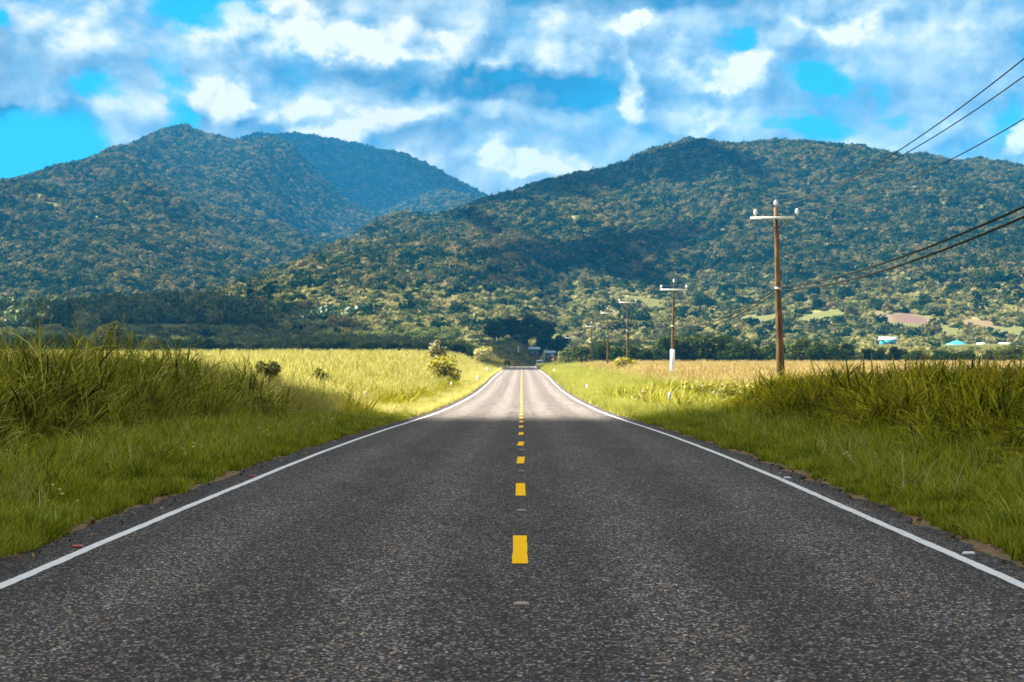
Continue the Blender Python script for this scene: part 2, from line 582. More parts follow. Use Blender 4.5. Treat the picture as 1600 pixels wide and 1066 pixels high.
er_ = 3.83 + (fbm(RY / 1.7, RY * 0, 15) - .5) * .36 + (fbm(RY / .35, RY * 0, 16, 3) - .5) * .16
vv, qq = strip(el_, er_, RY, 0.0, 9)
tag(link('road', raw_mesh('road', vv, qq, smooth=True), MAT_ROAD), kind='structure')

def paint(name, col, worn):
    m, t, out = new_mat(name)
    g = t.new('ShaderNodeNewGeometry').outputs['Position']
    n = t.noise(g, 45, 4, .65); n2 = t.noise(g, 3.0, 4, .6)
    f = t.rng(t.m('MULTIPLY_ADD', n2, .6, n), .52, .78, 0, 1)
    c = t.mix(f, tuple(x * worn for x in col), col)
    p = t.new('ShaderNodeBsdfPrincipled')
    t.put(p.inputs['Base Color'], c)
    p.inputs['Roughness'].default_value = .8
    p.inputs['Specular IOR Level'].default_value = .04
    b = t.new('ShaderNodeBump'); b.inputs['Strength'].default_value = .35; b.inputs['Distance'].default_value = .006
    t.put(b.inputs['Height'], t.noise(g, 60, 3, .6))
    t.put(p.inputs['Normal'], b.outputs[0])
    t.l.new(p.outputs[0], out.inputs[0])
    return m
MAT_WHITE_LINE = paint('white road paint', (.70, .72, .74), .5)
MAT_YELLOW_LINE = paint('yellow road paint', (1.0, .57, .0), .90)
ly = nonuni([(-40, 12, 4), (12, 130, .12), (130, 400, 2), (400, 1000, 5)])
for cx in (-3.55, 3.42):
    wob = (fbm(ly / .5, ly * 0, 21 + int(cx)) - .5)
    a = cx - .048 + wob * .018 + (fbm(ly / 9, ly * 0, 77 + int(cx)) - .5) * .05
    b = cx + .048 + (fbm(ly / .4, ly * 0, 31 + int(cx)) - .5) * .018 + (fbm(ly / 9, ly * 0, 77 + int(cx)) - .5) * .05
    vv, qq = strip(a, b, ly, .005)
    tag(link('edge_line', raw_mesh('edge_line', vv, qq), MAT_WHITE_LINE), kind='structure')
mb = MB()
rnd = random.Random(4)
y0 = 20.35
while y0 < 800:
    L = 3.35
    ys = np.linspace(y0, y0 + L, 14 if y0 < 60 else 4)
    j = lambda s: np.array([rnd.uniform(-s, s) for _ in ys]) * 1.1
    sk = rnd.uniform(-.006, .018)
    tl = np.linspace(-sk, sk, len(ys))
    vv, qq = strip(-.072 + j(.003) + tl, .046 + j(.003) + tl, ys, .005)
    mb.add(vv, qq)
    y0 += 10.68
tag(mb.build('centre_line', MAT_YELLOW_LINE), kind='structure')

# ------------------------------------------------------------------ mountains
def px2w(px, py, y):
    return (px - 815) / F * y, 1.5 + (574 - py) / F * y

class Mountain:
    def __init__(self, ridge, D, base_y, tree_h, spur, seed, gam=1.12, base_z=None, back=900):
        xs = np.array([px2w(a, b, D)[0] for a, b in ridge]); zs = np.array([px2w(a, b, D)[1] - tree_h for a, b in ridge])
        self.xs, self.zs, self.D, self.b, self.spur, self.seed, self.gam, self.back = xs, zs, D, base_y, spur, seed, gam, back
        self.base_z = base_z or (lambda x, y: ground_z(x, np.full_like(y, base_y)))
    def z(self, x, y):
        x = np.asarray(x, float); y = np.asarray(y, float)
        r = np.interp(x, self.xs, self.zs)
        r = r + (fbm(x / 35, x * 0, self.seed + 3) - .5) * 10
        b = self.base_z(x, y) - 4
        t = np.clip((y - self.b) / (self.D - self.b), 0, 1)
        g = t ** self.gam
        n = (fbm(x / 210 + .35 * fbm(y / 300, x / 400, self.seed + 9) * 2, y / 520, self.seed, 5) - .5) * 2
        rid = 1 - 2 * np.abs(vnoise(x / 150 + y / 900, y / 1400, self.seed + 5) - .5)
        z = b + (r - b) * g + (n * self.spur + (rid - .5) * self.spur * .9) * (4 * t * (1 - t)) * np.clip((r - b) / 120, .1, 1)
        back = np.clip((y - self.D) / self.back, 0, 1)
        return z * (1 - back) + (r - 160) * back

MOUNTAINS = {}
B = Mountain([(100, 560), (300, 512), (380, 478), (430, 450), (500, 414), (560, 388), (640, 350), (700, 330), (765, 305), (800, 297), (860, 274),
              (920, 264), (960, 254), (1000, 236), (1040, 225), (1080, 214), (1130, 222), (1190, 219), (1270, 212), (1340, 222), (1400, 236),
              (1470, 240), (1540, 244), (1600, 257), (1700, 285), (1900, 350), (2300, 470)], 2600, 960, 5.5, 30, 41, 1.10)
A = Mountain([(-500, 380), (-300, 335), (-150, 300), (-40, 262), (0, 274), (45, 281), (70, 270), (95, 257), (150, 249), (215, 216), (250, 202), (290, 192),
              (335, 211), (375, 213), (430, 210), (455, 222), (480, 248), (500, 268), (530, 298), (560, 318), (620, 345), (700, 380), (765, 420),
              (900, 480), (1100, 560)], 4000, 1650, 7, 38, 52, 1.15)
Mh = Mountain([(350, 420), (470, 385), (560, 345), (620, 318), (650, 305), (690, 293), (720, 297), (740, 303), (765, 314), (820, 345), (950, 400)], 4600, 3300, 7, 14, 63, 1.0,
              base_z=lambda x, y: np.full_like(x, 150.0))
C = Mountain([(-100, 380), (150, 300), (300, 240), (380, 210), (405, 205), (440, 207), (465, 203), (530, 215), (620, 235), (660, 251), (700, 272), (740, 291),
              (765, 305), (800, 325), (900, 370), (1050, 430)], 5600, 4300, 10, 26, 74, 1.0, base_z=lambda x, y: np.full_like(x, 180.0))

# soil and meadow patches on the lower slope of the right mountain (x, y centre and radii in metres)
def slope_y(mt, px, py):
    """distance at which the slope of a mountain shows at this place in the photo"""
    ys = np.linspace(mt.b + 5, mt.D, 900)
    x = (px - 815) / F * ys
    pyy = 574 - F * (mt.z(x, ys) - 1.5) / ys
    k = np.where(pyy <= py)[0]
    return ys[k[0]] if len(k) else mt.D
R = np.random.default_rng(11)
PATCHES = []
for px, py, rpx, rpy, kind in [(1422, 500, 34, 9, 'red'), (1378, 496, 18, 6, 'pink'), (1420, 513, 34, 6, 'green'), (1285, 497, 55, 13, 'green'),
                               (1475, 518, 30, 7, 'green'), (1575, 520, 40, 9, 'green'), (1530, 506, 30, 4, 'pink'), (1190, 500, 40, 9, 'green'), (1000, 470, 60, 8, 'green')]:
    yc = slope_y(B, px, py); y1 = slope_y(B, px, py - rpy); y2 = slope_y(B, px, py + rpy)
    PATCHES.append(((px - 815) / F * yc, yc, rpx / F * yc, max(25, (y1 - y2) / 2), kind))

def in_patch(x, y):
    r = np.zeros(np.shape(x), bool)
    for cx, cy, rx, ry, k in PATCHES:
        dd_ = ((x - cx) / rx) ** 2 + ((y - cy) / ry) ** 2
        r |= dd_ + .5 * (fbm(np.asarray(x, float) / 5, np.asarray(y, float) / 9, 97) - .5) + (.0 if k == 'red' else .55 * R.random(np.shape(x))) < (1.0 if k == 'red' else .95)
    return r

m, t, out = new_mat('mountain undergrowth')
g = t.new('ShaderNodeNewGeometry').outputs['Position']
n = t.noise(g, .02, 6, .65); n2 = t.noise(g, .16, 5, .65)
c = t.ramp(t.m('MULTIPLY_ADD', n2, .5, t.m('MULTIPLY', n, .5)), [(.34, (.045, .062, .022)), (.48, (.13, .14, .05)), (.60, (.24, .22, .095))])
for cx, cy, rx, ry, k in PATCHES:
    d = t.v('MULTIPLY', t.v('SUBTRACT', g, (cx, cy, 0)), (1 / rx, 1 / ry, 0))
    d = t.m('MULTIPLY_ADD', t.m('SUBTRACT', n2, .5), 1.6, t.v('LENGTH', d, out=1))
    col = {'red': (.145, .095, .080), 'pink': (.17, .13, .08), 'green': (.13, .135, .050)}[k]
    c = t.mix(t.rng(d, .65, 1.1, 1, 0), c, col)
p = t.new('ShaderNodeBsdfDiffuse'); t.put(p.inputs[0], c)
t.l.new(p.outputs[0], out.inputs[0])
MAT_HILL = m

def build_mountain(mt, x0, x1, dx, dy):
    xs = np.arange(x0, x1, dx); ys = np.concatenate([np.arange(mt.b, mt.D, dy), [mt.D], np.arange(mt.D + 40, mt.D + mt.back, 120)])
    X, Y = np.meshgrid(xs, ys, indexing='ij')
    o = link('mountain', raw_mesh('mountain', np.stack([X, Y, mt.z(X, Y)], -1), grid_quads(*X.shape), smooth=True), MAT_HILL)
    return tag(o, kind='structure')
build_mountain(B, -480, 900, 7, 10)
build_mountain(A, -1300, 330, 10, 14)
build_mountain(Mh, -560, 200, 10, 14)
build_mountain(C, -1300, 400, 14, 18)

# ------------------------------------------------------------------ plant shapes (prototypes, not linked themselves)
def leaves_on_blobs(rng, blobs_, n, size, shell=.55, flat=.0):
    """n leaf-sized quads through the volume of ellipsoids (cx,cy,cz,rx,ry,rz)"""
    bl = np.array(blobs_, float)
    wt = (bl[:, 3] * bl[:, 4] * bl[:, 5]) ** (2 / 3)
    k = rng.choice(len(bl), n, p=wt / wt.sum())
    d = rng.normal(size=(n, 3)); d /= np.linalg.norm(d, axis=1)[:, None]
    r = shell + (1 - shell) * rng.random(n) ** .7
    r = r * (1 + .12 * rng.normal(size=n))
    c = bl[k, :3] + d * r[:, None] * bl[k, 3:6]
    nrm = d + rng.normal(size=(n, 3)) * .75 + np.array([0, 0, .45])
    nrm /= np.linalg.norm(nrm, axis=1)[:, None]
    a = np.cross(nrm, rng.normal(size=(n, 3))); a /= np.linalg.norm(a, axis=1)[:, None] + 1e-9
    b = np.cross(nrm, a)
    s = size * (.6 + .8 * rng.random(n))[:, None]
    v = np.stack([c - a * s, c - b * s * .55 + nrm * s * .12, c + a * s, c + b * s * .55 + nrm * s * .12], 1)
    return v.reshape(-1, 3), np.arange(4 * n).reshape(-1, 4)

def blade_tuft(rng, n, hmin, hmax, wid, spread, lean, curl, segs=3, seed_head=0.0, stem=0.0):
    """n grass blades with bending tips"""
    h = hmin + (hmax - hmin) * rng.random(n)
    ang = rng.random(n) * 2 * pi
    rad = spread * np.sqrt(rng.random(n))
    ra = rng.random(n) * 2 * pi
    root = np.stack([rad * np.cos(ra), rad * np.sin(ra), stem * rng.random(n)], 1)      # stem: leaves start at different heights
    dr = np.stack([np.cos(ang), np.sin(ang), np.zeros(n)], 1)
    sd = np.stack([-np.sin(ang + rng.normal(size=n) * .5), np.cos(ang), np.zeros(n)], 1)
    ln = lean * (.3 + rng.random(n)); cu = curl * rng.random(n) ** 1.3
    wd = wid * (.6 + .8 * rng.random(n))
    rings = []
    for i in range(segs + 1):
        s = i / segs
        out_ = ln * s + cu * s ** 2.4
        up = s - .45 * cu * s ** 3.2 - .15 * ln * s ** 2
        p = root + dr * (out_ * h)[:, None] + np.array([0, 0, 1.0]) * (up * h)[:, None]
        ww = wd * (1.0 - s ** 1.8) * (.75 + .5 * min(s * 3, 1) * .5)
        if i == segs:
            ww = wd * .06
        rings.append(np.stack([p - sd * ww[:, None] / 2, p + sd * ww[:, None] / 2], 1))
    v = np.stack(rings, 1)                     # n, segs+1, 2, 3
    per = (segs + 1) * 2
    q = np.array([[2 * i, 2 * i + 1, 2 * i + 3, 2 * i + 2] for i in range(segs)])
    q = (np.arange(n)[:, None, None] * per + q[None]).reshape(-1, 4)
    v = v.reshape(-1, 3)
    if seed_head > 0:                          # feathery heads on a share of the stalks
        m_ = int(n * seed_head)
        tips = root[:m_] + dr[:m_] * ((ln + cu) * h)[:m_, None] * .35 + np.array([0, 0, 1.0]) * (h[:m_] * 1.02)[:, None]
        hv = []; hq = []; k0 = len(v)
        for tp, hh in zip(tips, h[:m_]):
            for j in range(5):
                a = rng.random() * 2 * pi
                e = np.array([cos(a), sin(a), 1.8]) * hh * .09 * (.6 + .8 * rng.random())
                s2 = np.array([-sin(a), cos(a), 0]) * wid * .55
                b0 = tp + np.array([0, 0, -hh * .12 * j / 5])
                hq.append([k0 + len(hv) + x for x in (0, 1, 2, 3)])
                hv += [b0 - s2 * .4, b0 + s2 * .4, b0 + e * .6 + s2, b0 + e - s2 * .3]
        v = np.concatenate([v, np.array(hv)]); q = np.concatenate([q, np.array(hq)])
    return v, q

def proto(name, v, q, mat, t=None):
    me = raw_mesh(name, v, q, t)
    me.materials.append(mat)
    return bpy.data.objects.new(name, me)

def scatter(name, pts, protos, scale, rng, tilt=.12, zscale=None, kind='stuff', lean=None):
    """one object whose points carry copies of the prototype shapes"""
    n = len(pts)
    me = raw_mesh(name, pts)
    at = me.attributes.new('rot', 'FLOAT_VECTOR', 'POINT')
    rot = np.stack([rng.normal(size=n) * tilt, rng.normal(size=n) * tilt, rng.random(n) * 2 * pi], 1)
    if lean is not None:      # outward lean: direction, angle
        rot = np.stack([rng.normal(size=n) * .06, lean[1], lean[0]], 1)
    at.data.foreach_set('vector', rot.astype(np.float32).ravel())
    at = me.attributes.new('scl', 'FLOAT_VECTOR', 'POINT')
    s = np.asarray(scale, float)
    zs = s * (zscale if zscale is not None else 1.0)
    at.data.foreach_set('vector', np.stack([s, s, zs], 1).astype(np.float32).ravel())
    at = me.attributes.new('pick', 'INT', 'POINT')
    at.data.foreach_set('value', rng.integers(0, len(protos), n).astype(np.int32))
    ng = bpy.data.node_groups.new(name, 'GeometryNodeTree')
    ng.interface.new_socket('Geometry', in_out='INPUT', socket_type='NodeSocketGeometry')
    ng.interface.new_socket('Geometry', in_out='OUTPUT', socket_type='NodeSocketGeometry')
    N = ng.nodes; Lk = ng.links
    gi = N.new('NodeGroupInput'); go = N.new('NodeGroupOutput')
    iop = N.new('GeometryNodeInstanceOnPoints')
    jn = N.new('GeometryNodeJoinGeometry')
    for pr in reversed(protos):
        ob = N.new('GeometryNodeObjectInfo')
        ob.inputs['Object'].default_value = pr
        ob.inputs['As Instance'].default_value = False
        g2 = N.new('GeometryNodeGeometryToInstance')
        Lk.new(ob.outputs['Geometry'], g2.inputs[0])
        Lk.new(g2.outputs[0], jn.inputs[0])
    def attr(nm, ty):
        a = N.new('GeometryNodeInputNamedAttribute')
        a.data_type = ty
        a.inputs['Name'].default_value = nm
        return a.outputs['Attribute']
    e2r = N.new('FunctionNodeEulerToRotation')
    Lk.new(attr('rot', 'FLOAT_VECTOR'), e2r.inputs[0])
    Lk.new(gi.outputs[0], iop.inputs['Points'])
    Lk.new(jn.outputs[0], iop.inputs['Instance'])
    iop.inputs['Pick Instance'].default_value = True
    Lk.new(attr('pick', 'INT'), iop.inputs['Instance Index'])
    Lk.new(e2r.outputs[0], iop.inputs['Rotation'])
    Lk.new(attr('scl', 'FLOAT_VECTOR'), iop.inputs['Scale'])
    Lk.new(iop.outputs[0], go.inputs[0])
    o = link(name, me)
    md = o.modifiers.new('scatter', 'NODES')
    md.node_group = ng
    return tag(o, kind=kind)

R = np.random.default_rng(11)

# ------------------------------------------------------------------ forest on the mountains
MAT_FOREST = leaf_mat('mountain forest leaves', [(.18, (.004, .018, .010)), (.40, (.013, .036, .014)), (.55, (.042, .064, .022)), (.71, (.112, .112, .044)), (.94, (.215, .175, .085))],
                      trans=.3, gloss=0, rand=.70, isl=.30, patch=.50, pscale=.022)
MAT_SCRUB = leaf_mat('slope scrub leaves', [(.12, (.014, .036, .012)), (.34, (.06, .085, .026)), (.55, (.20, .20, .070)), (.9, (.38, .34, .16))],
                     trans=.3, gloss=0, rand=.7, isl=.3, patch=.35, pscale=.02)
IV, IT = ico(2)
def crown_proto(name, seed, mat, lobes=5, n=150, size=.20):
    rng = np.random.default_rng(seed)
    bl = [(0, 0, .25, .72, .72, .55)]
    for _ in range(lobes):
        a = rng.random() * 2 * pi; r = .35 + .4 * rng.random()
        s = .3 + .28 * rng.random()
        bl.append((r * cos(a), r * sin(a), .25 + .5 * rng.random(), s, s, s * .8))
    mb = MB()
    for b in bl[:1]:
        d = 1 + (np.random.default_rng(seed + 5).random(len(IV)) - .5) * .35
        mb.add(IV * d[:, None] * np.array(b[3:6]) * .86 + np.array(b[:3]), None, IT)
    v, q = leaves_on_blobs(rng, bl, n, size, .75)
    mb.add(v, q)
    o = bpy.data.objects.new(name, mb.mesh(name))
    o.data.materials.append(mat)
    return o
FOREST = [crown_proto('forest_crown', 100 + i, MAT_FOREST) for i in range(6)]
SCRUB = [crown_proto('scrub_crown', 200 + i, MAT_SCRUB) for i in range(5)]

def frustum_pts(n, y0, y1, pxa, pxb, rng, power=1.0):
    u = rng.random(n)
    y = np.sqrt(y0 ** 2 + (y1 ** 2 - y0 ** 2) * u) if power == 1.0 else y0 * (y1 / y0) ** u
    px = pxa + (pxb - pxa) * rng.random(n)
    return (px - 815) / F * y, y

def forest(mt, n, y0, y1, pxa, pxb, r0, r1, keep=None, protos=FOREST, name='mountain_forest'):
    x, y = frustum_pts(n, y0, y1, pxa, pxb, R)
    z = mt.z(x, y)
    ok = ~in_patch(x, y) & (z > ground_z(x, y) - 2)
    if keep is not None:
        ok &= keep(x, y, z)
    x, y, z = x[ok], y[ok], z[ok]
    s = r0 + (r1 - r0) * R.random(len(x)) ** 1.6
    return scatter(name, np.stack([x, y, z - .1 * s], 1), protos, s, R, tilt=.1, zscale=.8 + .5 * R.random(len(x)))
def b_low(x, y):
    pyy = 574 - F * (B.z(x, y) - 1.5) / y
    return pyy
forest(B, 60000, 1000, 2625, 250, 1760, 2.2, 4.8, keep=lambda x, y, z: R.random(len(x)) < np.clip((470 - b_low(x, y)) / 70, .12, 1.0))
forest(B, 46000, 970, 1900, 250, 1760, 1.1, 2.7, keep=lambda x, y, z: R.random(len(x)) < sstep(395, 460, b_low(x, y)), protos=SCRUB, name='slope_scrub')
forest(A, 62000, 1700, 4040, -180, 800, 2.6, 5.4)
forest(Mh, 9000, 3500, 4640, 500, 830, 3.6, 6.4)
forest(C, 16000, 4500, 5660, 300, 850, 5, 9)

# ------------------------------------------------------------------ middle ground: plantation and woods before the mountains
MAT_WOOD = leaf_mat('dark woodland leaves', [(.10, (.016, .046, .014)), (.45, (.046, .088, .024)), (.75, (.12, .145, .040)), (1.0, (.26, .23, .075))],
                    trans=.25, gloss=.03, rand=.7, isl=.3, patch=.15, pscale=.01)
WOOD = [crown_proto('wood_crown', 300 + i, MAT_WOOD, n=260, size=.17) for i in range(5)]
def on_ground(n, y0, y1, pxa, pxb, keep, r0, r1, protos, name, tilt=.1):
    x, y = frustum_pts(n, y0, y1, pxa, pxb, R)
    ok = keep(x, y)
    x, y = x[ok], y[ok]
    s = r0 + (r1 - r0) * R.random(len(x)) ** 1.5
    return scatter(name, np.stack([x, y, ground_z(x, y) + .15 * s], 1), protos, s, R, tilt=tilt, zscale=.85 + .5 * R.random(len(x)))
on_ground(420, 720, 960, 690, 832, lambda x, y: (fbm(x / 7, y / 14, 35) > .47) & (x < road_x(y) - 6), .6, 1.7, WOOD, 'scrub')
# plantation rows behind the left field
rows = []
for k, yy in enumerate(np.arange(640, 1130, 9.0)):
    xs = np.arange(-.235 * yy, -.014 * yy if yy < 760 else -.025 * yy, 2.4)
    rows.append(np.stack([xs + R.normal(size=len(xs)) * .4, yy + R.normal(size=len(xs)) * .8 + .12 * xs], 1))
rows = np.concatenate(rows)
ok = fbm(rows[:, 0] / 60, rows[:, 1] / 60, 91) > .36
rows = rows[ok]
s = 1.3 + .9 * R.random(len(rows))
MAT_ROWS = leaf_mat('plantation leaves', [(.10, (.040, .066, .026)), (.45, (.11, .14, .048)), (.8, (.22, .23, .085)), (1.0, (.34, .31, .13))], trans=.25, gloss=0, rand=.6, isl=.4, patch=.25, pscale=.02)
ROWP = [crown_proto('row_crown', 400 + i, MAT_ROWS, n=160, size=.2) for i in range(4)]
scatter('plantation', np.stack([rows[:, 0], rows[:, 1], ground_z(rows[:, 0], rows[:, 1]) + .5], 1), ROWP, s, R, zscale=1.1 + .5 * R.random(len(rows)))
on_ground(9000, 1120, 1680, -200, 800, lambda x, y: (R.random(len(x)) < sstep(1100, 1220, y + 60 * (vnoise(x / 60, y / 60, 4) - .5))) & (x < -20), 2.4, 7.0, WOOD, 'woodland')
on_ground(5200, 600, 1000, 880, 1760, lambda x, y: (fbm(x / 40, y / 60, 33) > .40) & ~in_patch(x, y) & ~((y > 780) & (np.abs(815 + F * x / y - 1387) < 22)) & ~((y > 780) & (np.abs(815 + F * x / y - 1525) < 65)), 1.0, 2.6, SCRUB, 'scrub')

# ------------------------------------------------------------------ clouds that shade the land (above the frame, towards the sun)
m, t, out = new_mat('cloud water droplets')
d = t.new('ShaderNodeBsdfDiffuse'); d.inputs[0].default_value = (.9, .9, .9, 1)
t.l.new(d.outputs[0], out.inputs[0])
MAT_CLOUD = m
ALT = 1500.0
IV3, IT3 = ico(3)
def cloud(lumps, seed, alt=ALT):
    """lumps: (x, y, z, radius) of shaded places on the land; the cloud stands on the line from them to the sun"""
    rng = np.random.default_rng(seed)
    mb = MB()
    for lump in lumps:
        x, y, z, r = lump[:4]
        r2 = lump[4] if len(lump) > 4 else r
        s = (alt - z) / SUN[2]
        c = np.array([x, y, z]) + SUN * s
        dsp = 1 + .30 * (fbm(IV3[:, 0] * 2.2 + rng.random() * 90, IV3[:, 1] * 2.2 + IV3[:, 2] * 1.7, int(rng.integers(999)), 4) - .5) * 2
        mb.add(IV3 * dsp[:, None] * np.array([r, r2, min(r, r2) * .42]) + c, None, IT3)
    o = mb.build('cloud', MAT_CLOUD, smooth=True)
    return tag(o, kind='structure')
# over the camera: the near road and verges lie in its shade up to about 95 m ahead
L = []
for x in np.arange(-170, 171, 34):
    L.append((x, 61 + 5 * sin(x / 23.0) - .03 * x, 0, 36))
    for y in (20, -25, -75):
        L.append((x + (y % 3) * 4, y, 0, 44))
cloud(L, 1)
# over the plantation, the tree rows and the end of the road
L = []
rc = random.Random(5)
for y in np.arange(590, 1420, 56):
    for x in np.arange(-.25 * y - 60, -.018 * y - 12, 56):
        far_ok = y < np.interp(815 + F * x / y, [-80, 10, 60, 130, 260, 400, 470, 560, 800], [1000, 1060, 1180, 1430, 1430, 1290, 1120, 960, 930])
        if far_ok and rc.random() < (1 if y < 900 else .86):
            L.append((x + rc.uniform(-9, 9), y + rc.uniform(-9, 9), float(ground_z(x, y)), 40 if y > 900 else 48))
for x in np.arange(-75, 70, 26):
    for y in (866, 903):
        L.append((x, y, 7, 30))
for x in np.arange(-85, -36, 16):
    for y in (730, 780, 825):
        L.append((x, y, 6, 26))
cloud(L, 2)
L = []
for x in np.arange(30, 190, 22):
    L.append((x, 572, 3, 24))
cloud(L, 3)
def lump_at(mt, px, py, rpx):
    y = slope_y(mt, px, py)
    x = (px - 815) / F * y
    rr_ = max(30.0, (slope_y(mt, px, py - rpx * .7) - slope_y(mt, px, py + rpx * .7)) / 2)
    return (x, y, float(mt.z(np.array([x]), np.array([y]))[0]), rpx / F * y, min(rr_, 420))
cloud([lump_at(B, a, b, r) for a, b, r in [(1100, 235, 34), (1075, 255, 34), (1040, 250, 36), (1000, 262, 32), (960, 275, 30), (920, 285, 30), (880, 292, 26),
                                           (840, 300, 22), (800, 312, 22), (770, 322, 22), (735, 335, 20), (1065, 280, 24), (900, 300, 22)]], 4, 950)
cloud([lump_at(B, a, b, r) for a, b, r in [(1080, 365, 26), (1040, 378, 32), (1000, 388, 34), (960, 398, 36), (920, 408, 34), (880, 416, 26), (985, 410, 30), (1020, 400, 26)]], 5, 950)
cloud([lump_at(B, a, b, r) for a, b, r in [(860, 385, 18), (820, 392, 22), (780, 402, 20), (840, 425, 26), (800, 435, 24), (760, 440, 18)]], 6)
L = []
for px in np.arange(420, 800, 36):
    for py in (225, 245, 270, 295, 320):
        y = slope_y(C, px, py)
        if y < C.D - 5:
            L.append(((px - 815) / F * y, y, float(C.z(np.array([(px - 815) / F * y]), np.array([y]))[0]), 70, 170))
for px in np.arange(390, 780, 30):
    x = (px - 815) / F * C.D
    L.append((x, C.D - 30, float(C.z(np.array([x]), np.array([C.D]))[0]), 70, 170))
cloud(L, 7)

# ------------------------------------------------------------------ grass of the verges and fields
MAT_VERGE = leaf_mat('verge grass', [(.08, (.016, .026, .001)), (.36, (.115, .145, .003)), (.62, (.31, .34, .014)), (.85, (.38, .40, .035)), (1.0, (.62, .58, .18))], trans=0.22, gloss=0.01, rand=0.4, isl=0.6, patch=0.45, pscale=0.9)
MAT_TALL = leaf_mat('tall cane grass', [(.10, (.018, .025, .001)), (.40, (.095, .108, .003)), (.62, (.25, .255, .014)), (.85, (.40, .38, .05)), (1.0, (.68, .62, .22))], trans=0.2, gloss=0.01, rand=0.3, isl=0.7, patch=0.5, pscale=0.45)
MAT_BROAD = leaf_mat('broad cane leaves', [(.10, (.016, .025, .001)), (.38, (.085, .105, .002)), (.60, (.27, .27, .006)), (.85, (.44, .38, .015)), (1.0, (.66, .50, .06))], trans=0.2, gloss=0.01, rand=0.3, isl=0.7, patch=0.5, pscale=0.45)
MAT_PLUME = leaf_mat('reddish grass heads', [(0, (.12, .075, .025)), (.6, (.25, .15, .05)), (1.0, (.40, .29, .11))], trans=.35, gloss=.02)
MAT_LITTER = leaf_mat('dead leaves', [(0, (.06, .035, .015)), (.6, (.20, .13, .06)), (1, (.40, .30, .17))], trans=.1, gloss=0, rand=0, isl=1.0)
MAT_SUNWEED = leaf_mat('sunny weeds', [(0, (.05, .06, .003)), (.45, (.17, .175, .010)), (1, (.42, .38, .05))], trans=.3, gloss=0)
MAT_SUNYELLOW = leaf_mat('sunny yellow weeds', [(0, (.07, .085, .006)), (.4, (.22, .235, .03)), (.75, (.42, .40, .08)), (1, (.62, .58, .26))], trans=.3, gloss=0)
MAT_FLOWER = leaf_mat('pale yellow petals', [(0, (.75, .62, .12)), (1, (.85, .82, .55))], trans=.2, gloss=0)
MAT_STRAW = leaf_mat('dry straw', [(0, (.22, .19, .07)), (1, (.55, .47, .24))], trans=.3, gloss=0)
MAT_WEED = leaf_mat('weed leaves', [(0, (.05, .075, .003)), (.6, (.17, .21, .010)), (1, (.36, .38, .05))], trans=.3, gloss=.02)
MAT_FIELD = leaf_mat('ripe field grass', [(.05, (.19, .19, .020)), (.35, (.37, .35, .075)), (.7, (.52, .48, .17)), (1.0, (.70, .66, .38))], trans=.4, gloss=.012, rand=.5, isl=.5, patch=.45, pscale=.09, tr_tint=(1.05, 1.02, .7))
MAT_TAN = leaf_mat('tan crop heads', [(.05, (.24, .20, .05)), (.4, (.42, .32, .12)), (.75, (.54, .42, .20)), (1.0, (.60, .53, .22))], trans=.35, gloss=.02, rand=.55, isl=.45, patch=.3, pscale=.05, tr_tint=(1.1, 1.0, .7))

def tufts(name, k, mat, *a, **kw):
    res = []
    for i in range(k):
        rng = np.random.default_rng(hash(name) % 1000 * 0 + 500 + i + len(name) * 7)
        v, q = blade_tuft(rng, *a, **kw)
        res.append(proto(name, v, q, mat))
    return res
P_SHORT = tufts('short_tuft', 5, MAT_VERGE, 46, .10, .30, .009, .13, .55, .5)
P_MID = tufts('verge_tuft', 5, MAT_VERGE, 36, .28, .66, .014, .15, .6, .75, segs=4)
P_TALL = tufts('tall_tuft', 5, MAT_TALL, 46, .9, 2.0, .020, .28, .25, .55, segs=5, seed_head=.12)
P_BROAD = tufts('broad_tuft', 5, MAT_BROAD, 60, .30, .72, .040, .34, .75, 1.2, segs=4, stem=.85)
P_SUNWEED = tufts('sunweed_tuft', 4, MAT_SUNWEED, 34, .15, .6, .034, .24, .6, .8, segs=4)
P_SUNYELLOW = tufts('sunny_weed_tuft', 4, MAT_SUNYELLOW, 34, .15, .6, .036, .24, .6, .8, segs=4)
P_CANE = tufts('cane_tuft', 5, MAT_TALL, 60, .38, .90, .036, .34, .7, 1.1, segs=4, stem=1.15)
P_PLUME = tufts('plume_tuft', 4, MAT_PLUME, 9, 1.15, 1.5, .010, .25, .15, .15, segs=3, seed_head=1.0)
P_FIELD = tufts('field_tuft', 5, MAT_FIELD, 34, .6, 1.35, .020, .32, .3, .5, segs=3, seed_head=.3)
P_TANC = tufts('tan_tuft', 5, MAT_TAN, 30, .5, 1.05, .022, .32, .3, .5, segs=3, seed_head=.5)

def band(n, y0, y1, xin, xout, side, rng, power='log'):
    """random points on a strip beside the road, denser near the camera"""
    u = rng.random(n)
    y = y0 * (y1 / y0) ** u if power == 'log' else y0 + (y1 - y0) * u
    x = side * (xin + (xout - xin) * rng.random(n))
    return x + road_x(y), y

def put(name, x, y, protos, s, **kw):
    return scatter(name, np.stack([x, y, ground_z(x, y) - .02], 1), protos, s, R, **kw)

